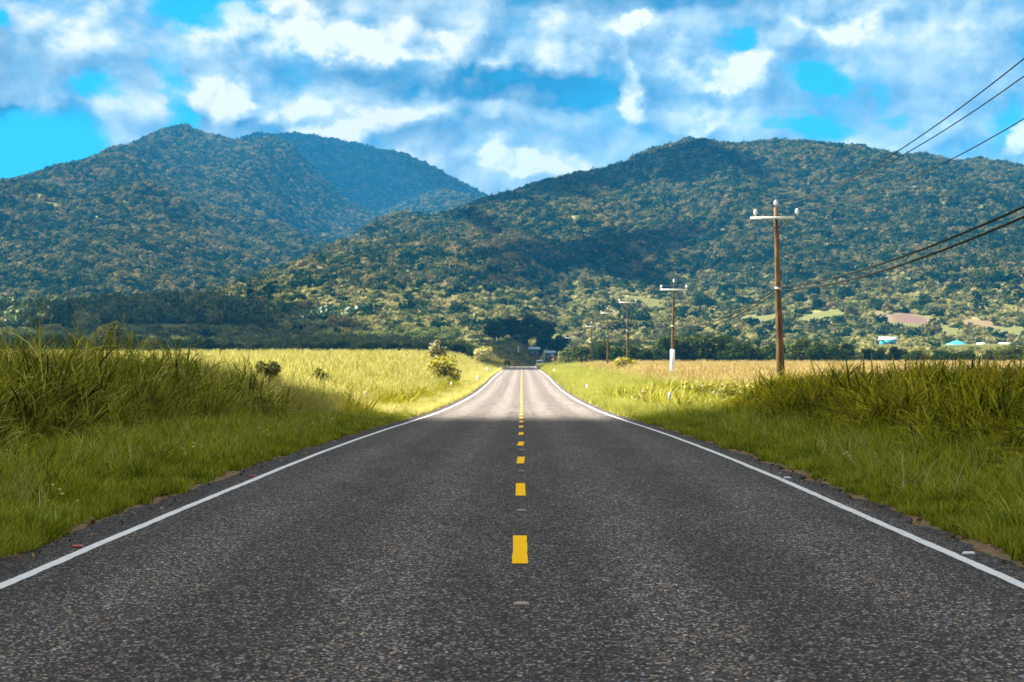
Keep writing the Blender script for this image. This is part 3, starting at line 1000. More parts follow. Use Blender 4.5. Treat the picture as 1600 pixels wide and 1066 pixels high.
LE, RE = 4.12, 3.98     # where the grass begins, left and right of the road
xs, ys, ss = [], [], []
for side, e, n in ((-1, LE, 19000), (1, RE, 19000)):
    x, y = band(n, 14, 110, 0, 1, side, R)
    off = np.abs(x - road_x(y)) ** 1.3 * 5.2
    edge_n = (fbm(y / 1.1, y * 0 + side, 61) - .5) * .55
    xx = side * (e + edge_n * (off < 9) + off)
    xs.append(xx); ys.append(y); ss.append((.5 + .7 * R.random(n)) * (.45 + 1.1 * fbm(xx / .7, y / .7, 161)) * np.clip(.55 + off * .35, .55, 1.15))
put('verge_grass', np.concatenate(xs), np.concatenate(ys), P_SHORT, np.concatenate(ss))
def clumps(cx, cy, per, rad, size, edge_size=.5, maxlean=.55):
    """tufts gathered in mounds: tall and upright in the middle, low and leaning outward at the rim"""
    n = len(cx)
    k = np.repeat(np.arange(n), per)
    a = R.random(len(k)) * 2 * pi
    q = np.sqrt(R.random(len(k)))
    rr_ = rad[k] * q
    x = cx[k] + rr_ * np.cos(a); y = cy[k] + rr_ * np.sin(a)
    s_ = size[k] * (1 - (1 - edge_size) * q ** 1.6) * (.8 + .35 * R.random(len(k)))
    return x, y, s_, (a, maxlean * q * (.4 + .8 * R.random(len(k))))
def put_clumps(name, cx, cy, per, rad, size, protos, keep=None, **kw):
    x, y, s_, ln = clumps(cx, cy, per, rad, size, **kw)
    if keep is not None:
        ok = keep(x, y)
        x, y, s_, ln = x[ok], y[ok], s_[ok], (ln[0][ok], ln[1][ok])
    return scatter(name, np.stack([x, y, ground_z(x, y) - .02], 1), protos, s_, R, lean=ln, zscale=.85 + .3 * R.random(len(x)))

# rough clumps on the verges
cxs, cys, szs = [], [], []
for side, e, n in ((-1, LE + .75, 2500), (1, RE + .55, 2700)):
    x, y = band(n, 14, 120, 0, 3.6, side, R)
    off = np.abs(x)
    cxs.append(side * (e + off)); cys.append(y)
    szs.append((.30 + 1.15 * R.random(n) ** 1.9) * np.clip(.6 + off * .16, .55, .95))
cx, cy, sz = map(np.concatenate, (cxs, cys, szs))
put_clumps('verge_grass', cx, cy, 7, .12 + .22 * sz, sz, P_MID, maxlean=.7)
# dead and pale stalks among them
P_STRAW = tufts('straw_tuft', 3, MAT_STRAW, 9, .3, .75, .008, .12, .6, .5, segs=3)
k = R.random(len(cx)) < .18
put('dry_stalks', cx[k] + R.normal(size=k.sum()) * .15, cy[k], P_STRAW, .5 + .7 * R.random(k.sum()))
# broad-leaved weeds
P_WEED = tufts('weed_tuft', 4, MAT_WEED, 30, .06, .22, .028, .16, .8, .7, segs=3)
x, y = band(3200, 14, 110, 0, 4.5, 1, R)
sg = np.where(R.random(len(x)) < .5, -1, 1)
ok = fbm(x * sg * .9, y / 2.2, 333) > .52
x = np.where(sg < 0, -(LE + .15 + x), RE + .15 + x)[ok]; y = y[ok]
put('verge_weeds', x, y, P_WEED, .6 + .8 * R.random(len(x)))

# tall grass bank on the left, nearer than the shade's edge: mounds of arching leaves, stalks above
n = 520
x, y = band(n, 33, 89, 0, 13, -1, R)
off = np.abs(x)
x = -(8.3 + (fbm(y / 4, y * 0, 55) - .5) * 3.0 + off)
near_ = 1 - sstep(58, 80, y)
size = (.72 + .5 * R.random(n)) * np.clip(.72 + off * .22, .72, 1.05)
lk = R.random(n) < .55 + .35 * near_
put_clumps('tall_grass', x[lk], y[lk], 17, .6 + .55 * R.random(lk.sum()), size[lk] * 1.08, P_CANE, maxlean=1.0, edge_size=.45)
put_clumps('tall_grass', x[~lk], y[~lk], 17, .6 + .5 * R.random((~lk).sum()), size[~lk] * 1.0, P_TALL, maxlean=.8, edge_size=.5)
k = (R.random(n) < .38) & (off > .8)
put_clumps('tall_stalks', x[k], y[k], 2, np.full(k.sum(), .5), size[k] * 1.0, P_TALL, maxlean=.3, edge_size=.9)
# broad-leaved cane on the right with reddish heads
n = 780
x, y = band(n, 31, 98, 0, 9, 1, R)
off = np.abs(x)
x = 7.5 + (fbm(y / 4, y * 0, 155) - .5) * 2.6 + off
size = (.78 + .5 * R.random(n)) * np.clip(.66 + off * .25, .66, 1.05)
put_clumps('cane_grass', x, y, 19, .6 + .55 * R.random(n), size * 1.02, P_BROAD, maxlean=1.0, edge_size=.45)
k = (R.random(n) < .22) & (off > 1.6)
put_clumps('cane_heads', x[k], y[k], 2, np.full(k.sum(), .5), size[k] * .86, P_PLUME, maxlean=.2, edge_size=.9)
# more cane behind, up to the crop
n = 700
x, y = band(n, 60, 110, 16, 26, 1, R)
put_clumps('cane_grass', x, y, 9, .5 + .4 * R.random(n), (.7 + .4 * R.random(n)), P_BROAD, maxlean=.8, edge_size=.5)

# greener weeds at the foot of the sunny field
n = 520
x, y = band(n, 92, 240, 5.6, 10, -1, R)
ok = (fbm(x / 2.2, y / 5, 612) > .47) & ~((np.abs(815 + F * x / y - 572) < 24) & (y < 113))
put_clumps('field_weeds', x[ok], y[ok], 8, .5 + .5 * R.random(ok.sum()), 1.1 + 1.2 * R.random(ok.sum()), P_SUNWEED, maxlean=.8, edge_size=.5)

n = 460
x, y = band(n, 99, 165, 5.4, 13, 1, R)
ok = (fbm(x / 2.4, y / 5, 812) > .44) & ~((np.abs(815 + F * x / y - 1044) < 20) & (y < 113))
x, y = x[ok], y[ok]
n = len(x)
put_clumps('field_weeds', x, y, 8, .5 + .5 * R.random(n), 1.2 + 1.2 * R.random(n), P_SUNYELLOW, maxlean=.8, edge_size=.5)

# small pale flowers in the verge
P_FLOWER = []
for i in range(3):
    rng = np.random.default_rng(900 + i)
    fm = MB()
    for q in range(5):
        fx, fy = rng.normal(size=2) * .12
        hh_ = .16 + .16 * rng.random()
        fm.lathe([(.002, -.012), (.016, -.004), (.020, .004), (.006, .010)], (fx, fy, hh_), 6)
    P_FLOWER.append(proto('flower_heads', np.concatenate(fm.v), np.concatenate(fm.q), MAT_FLOWER, np.concatenate(fm.t)))
x, y = band(60, 18, 80, 0, 3.2, 1, R)
sg = np.where(R.random(len(x)) < .7, -1, 1)
ok = fbm(x * sg / 1.1, y / 2.5, 444) > .50
xx = np.where(sg < 0, -(LE + .25 + x), RE + .25 + x)
put('wildflowers', xx[ok], y[ok], P_FLOWER, .8 + .5 * R.random(ok.sum()))

# dead leaves and crumbs on the shoulders
LQ = []
n = 1500
x, y = band(n, 14, 75, 0, 1, 1, R)
sg = np.where(R.random(n) < .5, -1, 1)
x = np.where(sg < 0, -(3.72 + x ** .6 * .5), 3.56 + x ** .6 * .5)
c = np.stack([x, y, road_z(y) + .012], 1)
a = R.random(n) * 6.28; sz = .012 + .03 * R.random(n) ** 2
d1 = np.stack([np.cos(a) * sz, np.sin(a) * sz, R.normal(size=n) * .3 * sz], 1); d2 = np.stack([-np.sin(a) * sz * .5, np.cos(a) * sz * .5, np.abs(R.normal(size=n)) * .4 * sz], 1)
v = np.stack([c - d1, c - d2 + [0, 0, .004], c + d1, c + d2], 1)
tag(link('leaf_litter', raw_mesh('leaf_litter', v.reshape(-1, 3), np.arange(4 * n).reshape(-1, 4)), MAT_LITTER), kind='stuff')

# left field: ripe pale grass from the shade's edge to the tree rows
def field(n, y0, y1, pxa, pxb, inner, side):
    u = R.random(n)
    y = y0 * (y1 / y0) ** u
    px = pxa + (pxb - pxa) * R.random(n)
    x = (px - 815) / F * y
    ok = (x * side) > inner + (fbm(y / 6, y * 0, 5) - .5) * 1.5
    return x[ok], y[ok]
x, y = field(52000, 84, 490, -80, 800, 6.4, -1)
pxx = 815 + F * x / y
ok = ~((np.abs(pxx - 420) < 15) & (y < 99)) & ~((np.abs(pxx - 498) < 12) & (y > 100) & (y < 129))
x, y = x[ok], y[ok]
off = np.abs(x)
s = (.55 + .6 * R.random(len(x))) * np.clip(.55 + (off - 6) * .12, .5, 1.1) * (1 + (y - 84) / 900)
put('field_grass', x, y, P_FIELD, s)
x, y = band(16000, 100, 700, LE, LE + 3.2, -1, R)
put('verge_grass', x, y, tufts('lit_tuft', 4, MAT_FIELD, 40, .15, .45, .016, .2, .55, .5), .6 + .5 * R.random(len(x)) + y / 900)
x, y = band(18000, 96, 700, RE, RE + 7.5, 1, R)
MAT_LIT = leaf_mat('sunny verge grass', [(.05, (.15, .17, .020)), (.4, (.33, .345, .065)), (.75, (.47, .47, .15)), (1.0, (.64, .61, .32))], trans=.4, gloss=.012, rand=.5, isl=.5, patch=.3, pscale=.12)  # paler copy of the verge grass, its sunlit look put into the colour
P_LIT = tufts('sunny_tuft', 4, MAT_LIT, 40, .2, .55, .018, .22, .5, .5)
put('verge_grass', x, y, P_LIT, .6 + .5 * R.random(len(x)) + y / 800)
x, y = field(40000, 99, 500, 840, 1700, 9.5, 1)
off = np.abs(x)
tan_ = R.random(len(x)) < sstep(9, 15, off) * .9
put('field_crop', x[tan_], y[tan_], P_TANC, (.6 + .5 * R.random(tan_.sum())) * (1 + (y[tan_] - 99) / 1100))
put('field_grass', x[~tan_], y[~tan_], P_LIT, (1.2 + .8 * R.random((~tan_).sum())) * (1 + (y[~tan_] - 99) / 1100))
# rough grass beyond the fields, near the road's end
x, y = band(8000, 480, 960, 5.2, 36, -1, R)
MAT_ROUGH = leaf_mat('rough olive grass', [(0, (.09, .09, .018)), (.45, (.22, .20, .05)), (1, (.40, .34, .12))], trans=.25, gloss=0)
P_ROUGH = tufts('rough_tuft', 4, MAT_ROUGH, 40, .2, .6, .03, .3, .6, .6, segs=3)
k = y < 640
put('rough_grass', x[k], y[k], P_LIT, 1.2 + 1.2 * R.random(k.sum()))
put('rough_grass', x[~k], y[~k], P_ROUGH, 1.6 + 2.0 * R.random((~k).sum()))
x, y = band(7000, 480, 780, 4.6, 26, 1, R)
sight = (x > 4.4) & ((x - road_x(y)) > 4.6 + 5.5 * sstep(560, 640, y))
put('rough_grass', x[sight], y[sight], P_LIT, 1.3 + 1.6 * R.random(sight.sum()))

# ------------------------------------------------------------------ trees and shrubs as single things
MAT_BARK = plain('bark', (.09, .065, .045), .9, noise=.5, scale=9, stretch=(1, 1, .25))
LEAFS = {
    'dark': leaf_mat('dark tree leaves', [(.1, (.010, .034, .010)), (.5, (.026, .056, .014)), (.9, (.07, .095, .022)), (1, (.22, .2, .06))], gloss=0.0, trans=.25, rand=.3, isl=.7),
    'hedge': leaf_mat('hedgerow leaves', [(.1, (.016, .036, .010)), (.5, (.040, .066, .018)), (.9, (.10, .115, .03)), (1, (.2, .18, .06))], gloss=0.0, trans=.25, rand=.4, isl=.6),
    'olive': leaf_mat('olive leaves', [(.1, (.025, .035, .010)), (.5, (.065, .075, .018)), (.9, (.13, .12, .035)), (1, (.2, .17, .06))], gloss=0.0, trans=.3, rand=.2, isl=.8),
    'bush': leaf_mat('bush leaves', [(.1, (.05, .055, .004)), (.35, (.22, .21, .012)), (.7, (.48, .44, .03)), (1, (.62, .56, .07))], trans=.55, rand=.1, isl=.9),
    'yellow': leaf_mat('yellow-green shrub leaves', [(.1, (.12, .12, .012)), (.5, (.24, .22, .022)), (.85, (.36, .32, .04)), (1, (.45, .40, .10))], trans=.4, rand=.3, isl=.7),
    'pale': leaf_mat('pale blossoming leaves', [(.1, (.25, .23, .07)), (.5, (.50, .46, .17)), (.9, (.65, .60, .32)), (1, (.75, .7, .5))], trans=.3, rand=.1, isl=.9),
    'silver': leaf_mat('silvery leaves', [(.1, (.08, .08, .012)), (.4, (.20, .19, .03)), (.80, (.26, .24, .04)), (.84, (.75, .77, .78)), (1, (.85, .86, .86))], trans=.25, rand=.0, isl=1.0),
    'orange': leaf_mat('orange-flowered leaves', [(.1, (.14, .13, .02)), (.5, (.28, .22, .05)), (.75, (.48, .22, .06)), (1, (.55, .28, .08))], trans=.3, rand=.1, isl=.9),
    'shade': leaf_mat('dark shrub leaves', [(.1, (.035, .045, .006)), (.5, (.085, .09, .012)), (.9, (.18, .165, .03)), (1, (.28, .24, .06))], trans=.35, rand=.2, isl=.8),
}
def tree_mesh(seed, H, Wd, trunk_h, trunk_r, lobes, n, leaf, low=0.0):
    """returns trunk MB and crown (verts, quads): tapered trunk with limbs that reach into the lobes of the crown"""
    rng = np.random.default_rng(seed)
    ch = H - trunk_h * .75
    bl = []
    for i in range(lobes):
        a = 2 * pi * i / max(lobes, 1) + rng.normal() * .5
        rr = Wd * .5 * (.15 + .55 * rng.random()) if i else 0
        h = trunk_h + ch * (.15 + .62 * rng.random()) if i else trunk_h + ch * .6
        s = Wd * (.15 + .13 * rng.random())
        bl.append((rr * cos(a), rr * sin(a), max(h, s * .6 + low), s, s, s * (.62 + .3 * rng.random())))
    top = max(b[2] + b[5] for b in bl)
    k = H / top
    bl = [(b[0], b[1], b[2] * k, b[3], b[4], b[5] * k) for b in bl]
    tr = MB()
    lean = rng.normal(size=2) * .05 * H
    hub = np.array([lean[0] * .6, lean[1] * .6, trunk_h])
    zz = np.linspace(0, 1, 6)[:, None]
    pts = np.array([0, 0, -.1]) * (1 - zz) + hub * zz + np.array([1, .4, 0]) * (np.sin(zz * 3) * .03 * H * rng.normal())
    tr.tube(pts, np.linspace(trunk_r * 1.25, trunk_r * .7, 6), 8)
    hub = pts[-1]
    for b in bl:
        e = np.array(b[:3]) + np.array([0, 0, -b[5] * .1])
        mid = (hub + e) / 2 + rng.normal(size=3) * .04 * H
        tr.tube([hub - [0, 0, trunk_r * .5], mid, e], [trunk_r * .55, trunk_r * .38, trunk_r * .14], 6)
    v, q = leaves_on_blobs(rng, bl, n, leaf, .5)
    return tr, v, q

def tree(name, label, cat, px, Y, H, Wd, seed, leafs, trunk_h=None, trunk_r=None, lobes=9, n=2600, leaf=None, group=None, low=0.0, z=None, x=None):
    x = (px - 815) / F * Y if x is None else x
    z = float(ground_z(x, Y)) - .03 if z is None else z
    root = empty(name, (x, Y, z), random.Random(seed).uniform(0, 6.28))
    trunk_h = H * .3 if trunk_h is None else trunk_h
    trunk_r = H * .022 + .02 if trunk_r is None else trunk_r
    tr, v, q = tree_mesh(seed, H, Wd, trunk_h, trunk_r, lobes, n, leaf or Wd * .035, low)
    tr.build('trunk', MAT_BARK, root)
    link('crown', raw_mesh('crown', v, q), LEAFS[leafs], root)
    tag(root, label, cat, group)
    return root

# the big dark trees where the road disappears
G1 = 'big dark trees where the road disappears'
for px, Y, H, Wd, sd, lb in [(776, 915, 11.0, 8.6, 1, 'round-topped dark tree at the left end of the big clump beyond the road'),
                             (797, 930, 12.6, 9.0, 2, 'second dark tree from the left in the big clump beyond the road'),
                             (822, 920, 13.2, 10.0, 3, 'tallest dark tree in the middle of the big clump beyond the road'),
                             (846, 925, 12.0, 8.6, 4, 'dark tree right of the tallest one in the big clump beyond the road'),
                             (862, 915, 10.4, 7.2, 5, 'dark round tree at the right end of the big clump beyond the road'),
                             (878, 905, 7.2, 6.6, 6, 'lower dark tree stepping down to the right of the big clump')]:
    z_ = float(ground_z((px - 815) / F * Y, Y))
    top_py = 574 - F * (z_ + H - 1.5) / Y
    want = {1: 500, 2: 492, 3: 488, 4: 498, 5: 503, 6: 523}[sd]
    H2 = 1.5 + (574 - want) / F * Y - z_
    tree('broadleaf_tree', lb, 'tree', px, Y, max(H2, 4), Wd * 1.05, 40 + sd, 'dark', lobes=12, n=4200, leaf=.30, trunk_h=max(H2, 4) * .22)

# dark hedgerow trees at the far side of the fields: six shapes, each copied
def copies(name, cat, leafs, spots, seeds, Wd, H, group, label, lobes=9, n=1700, leaf=.26, special=None):
    base = []
    for sd in seeds:
        tr, v, q = tree_mesh(sd, H, Wd, H * .22, H * .03, lobes, n, leaf, .2)
        base.append((tr.mesh('trunk'), raw_mesh('crown', v, q)))
        base[-1][0].materials.append(MAT_BARK); base[-1][1].materials.append(LEAFS[leafs])
    for i, (px, Y, s, sw) in enumerate(spots):
        x = (px - 815) / F * Y
        root = empty(name, (x, Y, float(ground_z(x, Y)) - .05), (i * 2.399) % 6.283)
        root.scale = (s * sw, s * sw, s)
        tm, cm = base[i % len(base)]
        for nm, me in (('trunk', tm), ('crown', cm)):
            ob = bpy.data.objects.new(nm, me)
            COL.objects.link(ob)
            ob.parent = root
        tag(root, (special or {}).get(i, label), cat, group)
rr = random.Random(8)
spots = []
for px in np.arange(905, 1640, 17.5):
    h = .72 + .5 * rr.random()
    if 1065 < px < 1145: h = 1.25
    if px > 1330: h *= .66
    spots.append((px + rr.uniform(-6, 6), rr.uniform(515, 560), h, rr.uniform(.9, 1.25)))
copies('hedgerow_tree', 'tree', 'hedge', spots, (11, 12, 13, 14, 15, 16), 6.2, 5.2, 'dark trees behind the right field',
       'low dark green tree in the row at the far edge of the right field')
spots = []
for px in np.arange(-20, 745, 21):
    spots.append((px + rr.uniform(-8, 8), rr.uniform(540, 640), .5 + .28 * rr.random() + (.3 if px < 330 else 0), rr.uniform(.95, 1.35)))
copies('hedgerow_tree', 'tree', 'hedge', spots, (21, 22, 23, 24, 25), 6.0, 5.0, 'dark trees behind the left field',
       'low dark green tree in the shaded row at the far edge of the left field')
tree('broadleaf_tree', 'small olive brown tree with clumped crown rising behind the tall left grass', 'tree', 168, 430, 7.0, 7.4, 71, 'olive', lobes=13, n=1900, leaf=.24)
tree('shrub', 'greyish rounded shrub right of the olive brown tree behind the left grass', 'shrub', 243, 440, 4.6, 7.0, 72, 'olive', lobes=9, n=1800, leaf=.2, trunk_h=.6, low=.4)

# roadside bushes
tree('bush', 'round yellow-green bush with dark hollows beside the sunlit left verge', 'bush', 692, 240, 2.9, 3.6, 184, 'bush', trunk_h=.4, trunk_r=.06, lobes=13, n=3200, leaf=.11, low=.25)
tree('small_tree', 'small tree with silvery white top leaves behind the round bush', 'tree', 683, 270, 4.3, 2.0, 182, 'silver', trunk_h=1.9, trunk_r=.06, lobes=8, n=1100, leaf=.13)
tree('small_tree', 'pale yellow flowering tree by the road at the far end of left field', 'tree', 754, 520, 4.4, 4.4, 83, 'pale', trunk_h=1.2, trunk_r=.1, lobes=8, n=1300, leaf=.2, low=.6)
tree('shrub', 'small dark green shrub at the left road edge just before the crest', 'shrub', 793, 610, 1.9, 2.0, 84, 'shade', trunk_h=.3, trunk_r=.04, lobes=6, n=500, leaf=.14, low=.2)
tree('shrub', 'slender dark shrub standing in pale grass next to the tall left grass bank', 'shrub', 420, 98, 1.9, 1.0, 85, 'shade', trunk_h=.1, trunk_r=.03, lobes=14, n=2600, leaf=.05, low=.1)
tree('shrub', 'small olive shrub in the pale left field right of the slender one', 'shrub', 498, 128, 1.8, .95, 86, 'shade', trunk_h=.2, trunk_r=.03, lobes=10, n=1800, leaf=.05, low=.3)
tree('bush', 'yellow-green bush around the foot of the third utility pole', 'bush', 976, 338, 2.3, 3.6, 87, 'bush', trunk_h=.4, trunk_r=.05, lobes=8, n=1300, leaf=.14, low=.2)
for i, (px, Y, H, Wd, lb) in enumerate([(1010, 125, 1.0, 1.6, 'leafy yellow shrub left of the leaning marker post on the right verge'),
                                        (1062, 122, 1.15, 1.5, 'leafy yellow shrub just right of the leaning marker post'),
                                        (1100, 116, 1.2, 1.6, 'leafy yellow shrub between the marker post and the shaded cane'),
                                        (1140, 110, 1.25, 1.6, 'leafy yellow shrub touching the sunlit side of the shaded cane'),
                                        (1178, 106, 1.3, 1.7, 'yellow shrub half inside the edge of the shaded cane')]):
    tree('yellow_shrub', lb, 'shrub', px, Y, H, Wd, 90 + i, 'yellow', trunk_h=.25, trunk_r=.03, lobes=9, n=900, leaf=.075, low=.12, group='yellow shrubs on the right verge')
for px, lb in ((866, 'orange flowered shrub right of the white van at the road end'), (877, 'orange flowered shrub farther right of the white van')):
    tree('orange_shrub', lb, 'shrub', px, 700, 2.6, 1.6, 120 + px, 'orange', trunk_h=.4, trunk_r=.04, lobes=6, n=500, leaf=.13, low=.3, group='orange shrubs near the van')

# ------------------------------------------------------------------ utility poles and wires
m, t, out = new_mat('weathered pole wood')
c = t.new('ShaderNodeTexCoord').outputs['Object']
n1 = t.noise(t.v('MULTIPLY', c, (14, 14, .5)), 1.0, 6, .65); n2 = t.noise(t.v('MULTIPLY', c, (1, 1, .35)), 2.2, 4, .6)
col = t.ramp(t.m('MULTIPLY_ADD', n2, .45, t.m('MULTIPLY', n1, .55)), [(.36, (.016, .009, .004)), (.5, (.080, .042, .012)), (.66, (.28, .16, .05))])
p = t.new('ShaderNodeBsdfPrincipled'); t.put(p.inputs['Base Color'], col); p.inputs['Roughness'].default_value = .85
b = t.new('ShaderNodeBump'); b.inputs['Strength'].default_value = .5; b.inputs['Distance'].default_value = .02
t.put(b.inputs['Height'], n1); t.put(p.inputs['Normal'], b.outputs[0])
t.l.new(p.outputs[0], out.inputs[0])
MAT_POLE = m
MAT_ARM = plain('painted crossarm', (.74, .74, .76), .55, noise=.12, scale=20)
MAT_INS = plain('white porcelain', (.78, .82, .84), .2)
MAT_METAL = plain('galvanised steel', (.35, .36, .38), .45, metal=.7, noise=.2, scale=30)
MAT_POST = plain('white painted concrete', (.80, .80, .80), .6, noise=.10, scale=10)
MAT_WIRE = plain('dark cable', (.016, .018, .018), .7, spec=.1)
MAT_WIRE2 = plain('weathered aluminium wire', (.035, .045, .055), .7, spec=.15)

POLES = [  # px at top, px at base, Y, top py, arm width m
    (2010, 2016, 47, None, 2.4), (1212, 1221, 140, 324, 2.3), (1053, 1050, 234, 443, 2.35), (980.5, 980.5, 340, 466, 2.2),
    (949.5, 949.5, 421, 484, 2.2), (924, 924, 520, 506, 2.2), (890, 890, 756, 525, 2.4)]
PL = ['near utility pole at the right edge of the road', 'tall brown wooden utility pole with white crossarm, nearest in the picture',
      'second utility pole with its lower part painted white', 'third utility pole standing in a yellow-green bush',
      'fourth utility pole, thin and dark behind the bush', 'fifth utility pole with pale crossarm before the dark trees',
      'farthest utility pole, short, beside the big dark tree clump']
wire_pts = {k: [] for k in range(5)}
for i, (pt, pb_, Y, tpy, aw) in enumerate(POLES):
    xb = (pb_ - 815) / F * Y; xt = (pt - 815) / F * Y
    zb = float(ground_z(xb, Y)) - .1
    zt = 1.5 + (574 - tpy) / F * Y if tpy else 10.2
    Hh = zt - zb
    lean = xt - xb
    k = 1.0 if i < 2 else .72
    if i != 0:
        root = empty('utility_pole', (xb, Y, zb))
        zz = np.linspace(0, 1, 9)
        MB().tube(np.stack([lean * zz, 0 * zz, Hh * zz], 1), k * np.interp(zz, [0, .2, 1], [.24, .21, .105]), 14).build('shaft', MAT_POLE, root, True)
        if i == 2:
            z1 = 1.5 + (574 - 546) / F * Y - zb
            u = np.linspace(0, z1 / Hh, 4)
            MB().tube(np.stack([lean * u, 0 * u, Hh * u], 1), .205, 14).build('painted_base', MAT_POST, root, True)
        az_ = Hh - .55
        a = MB(); a.box((lean * .95, -.13, az_), (aw, .11, .13)); arm = a.build('crossarm', MAT_ARM, root)
        arm.rotation_euler = (0, radians(-1.2) if i == 1 else 0, 0)
        prof = [(.03, 0), (.03, .12), (.085, .13), (.10, .17), (.075, .20), (.10, .23), (.085, .28), (.06, .33), (.02, .36)]
        if i == 1:
            prof = [(r * 1.05, z * 1.1) for r, z in prof]
        for sx in (-aw / 2 + .07, aw / 2 - .07):
            MB().lathe(prof, (lean * .95 + sx, -.13, az_ + .06 + (sx * .02 if i == 1 else 0)), 12).build('insulator', MAT_INS, root, True)
        MB().lathe(prof, (lean, 0, Hh - .02), 12).build('insulator', MAT_INS, root, True)
        for sx in (-1, 1):
            MB().tube([(lean * .95 + sx * .55, -.13, az_ - .06), (lean * .9 + sx * .02, -.13, az_ - .62)], .022, 6).build('brace', MAT_METAL if i > 1 else MAT_POLE, root)
        MB().tube([(lean * .6, -.16, Hh * .575), (lean * .6, -.34, Hh * .575)], .04, 8).build('cable_bracket', MAT_METAL, root)
        MB().tube([(lean * .58, .0, Hh * .575 - .06), (lean * .585, .0, Hh * .575 + .06)], .185, 14).build('band', MAT_METAL, root)
        tag(root, PL[i], 'utility pole', 'utility poles along the right side')
    sag0 = Y
    z3 = zb + az_ + .42 if i else 10.0
    ztop = zt + .34
    arms = [(xb + lean * .95 - aw / 2 + .07, z3), (xt, ztop), (xb + lean * .95 + aw / 2 - .07, z3), (xb + lean * .6, zb + Hh * .575 + .06), (xb + lean * .6 + .02, zb + Hh * .575 - .10)]
    if i == 0:
        X0 = 13.3
        arms = [(X0 - 1.15, 9.8), (X0, 10.2), (X0 + 1.15, 9.8), (X0 - .1, 6.5), (X0 - .08, 6.3)]
    for kx in range(5):
        wire_pts[kx].append((arms[kx][0], Y - (.34 if kx > 2 else (.13 if kx != 1 else 0)), arms[kx][1]))
WL = ['upper left power line running along the utility poles', 'middle power line over the pole tops', 'right power line on the outer crossarm ends',
      'upper dark telephone cable hanging low between the poles', 'lower dark telephone cable hanging just under the other']
for kx in range(5):
    pts = []
    wp = wire_pts[kx]
    for (a, b) in zip(wp[:-1], wp[1:]):
        span = b[1] - a[1]
        sag = (1.3 if kx < 3 else .72) * (span / 93) ** 2 if span < 130 else 1.8
        if kx == 4: sag *= 1.12
        for u in np.linspace(0, 1, 28)[:-1]:
            pts.append((a[0] + (b[0] - a[0]) * u, a[1] + span * u, a[2] + (b[2] - a[2]) * u - 4 * sag * u * (1 - u)))
    pts.append(wp[-1])
    o = MB().tube(pts, .017 if kx < 3 else .036, 6).build('power_line' if kx < 3 else 'telephone_cable', MAT_WIRE2 if kx < 3 else MAT_WIRE)
    tag(o, WL[kx], 'wire', 'wires on the utility poles')

# ------------------------------------------------------------------ roadside posts and studs
MAT_REF_R = plain('red reflector', (.45, .03, .03), .3)
MAT_REF_A = plain('amber plastic', (.75, .42, .02), .4)
MAT_REF_D = plain('dark red plastic', (.22, .04, .03), .4)
MAT_SCUFF = plain('scuffed white plastic', (.36, .31, .26), .6, noise=.3, scale=60)
DEL = [(705, 612, 224, 9.5, 3.4, 'white marker post nearest the round bush on the left verge'),
       (746, 599, 282, 12, 3.4, 'tall white marker post on the left verge, second from the bush'),
       (761, 586, 395, 11, 3.6, 'white marker post on the left verge before the crest'),
       (783, 578, 560, 6, 3.2, 'farthest white marker post, left of the crest'),
       (917, 616, 208, 13, 3.6, 'white marker post standing in the sunlit right verge'),
       (866, 586, 400, 9, 3.0, 'small far white marker post on the right verge near the crest')]
for px, bpy_, Y, hpx, wpx, lb in DEL:
    x = (px - 815) / F * Y
    zg = float(ground_z(x, Y))
    top = 1.5 + (574 - (bpy_ - hpx)) / F * Y
    h = max(.7, top - zg)
    root = empty('marker_post', (x, Y, zg - .1))
    wd = wpx / F * Y * .75
    MB().box((0, 0, h / 2 + .05), (wd, .07, h + .1), .92, bevel=.02).build('post', MAT_POST, root)
    MB().box((0, -.042, h * .86), (wd * .6, .012, .10)).build('reflector', MAT_REF_A if px < 800 else MAT_INS, root)
    MB().box((0, 0, h + .115), (wd * .92, .066, .03), .6).build('cap', MAT_POST, root)
    tag(root, lb, 'marker post', 'white marker posts along the verges')
x, Y = (1044 - 815) / F * 112, 112
root = empty('marker_post', (x - .03, Y, float(ground_z(x, Y)) - .05))
MB().box((0, 0, .45), (.13, .05, .9), .95, bevel=.02).build('post', plain('pale blue grey plastic', (.30, .36, .52), .5), root)
MB().box((0, -.032, .78), (.09, .012, .12)).build('reflector', MAT_METAL, root)
root.rotation_euler = (0, radians(7), 0)
tag(root, 'leaning bluish grey marker post half hidden in the right verge grass', 'marker post', 'white marker posts along the verges')
x, Y = (572 - 815) / F * 112, 112
zg = float(ground_z(x, Y))
root = empty('hazard_marker', (x, Y, zg - .05), radians(12))
MB().box((0, 0, .25), (.12, .05, .52), bevel=.02).build('post', MAT_REF_A, root)
MB().box((-.02, -.02, .58), (.17, .04, .17), bevel=.02).build('band', MAT_REF_D, root)
MB().box((-.03, -.02, .80), (.20, .05, .28), .85, bevel=.03).build('panel', plain('cream panel', (.75, .62, .42), .5), root)
MB().box((.05, -.05, .78), (.06, .015, .16)).build('reflector', MAT_REF_A, root)
tag(root, 'yellow hazard marker with dark red band standing in the left roadside grass', 'hazard marker')

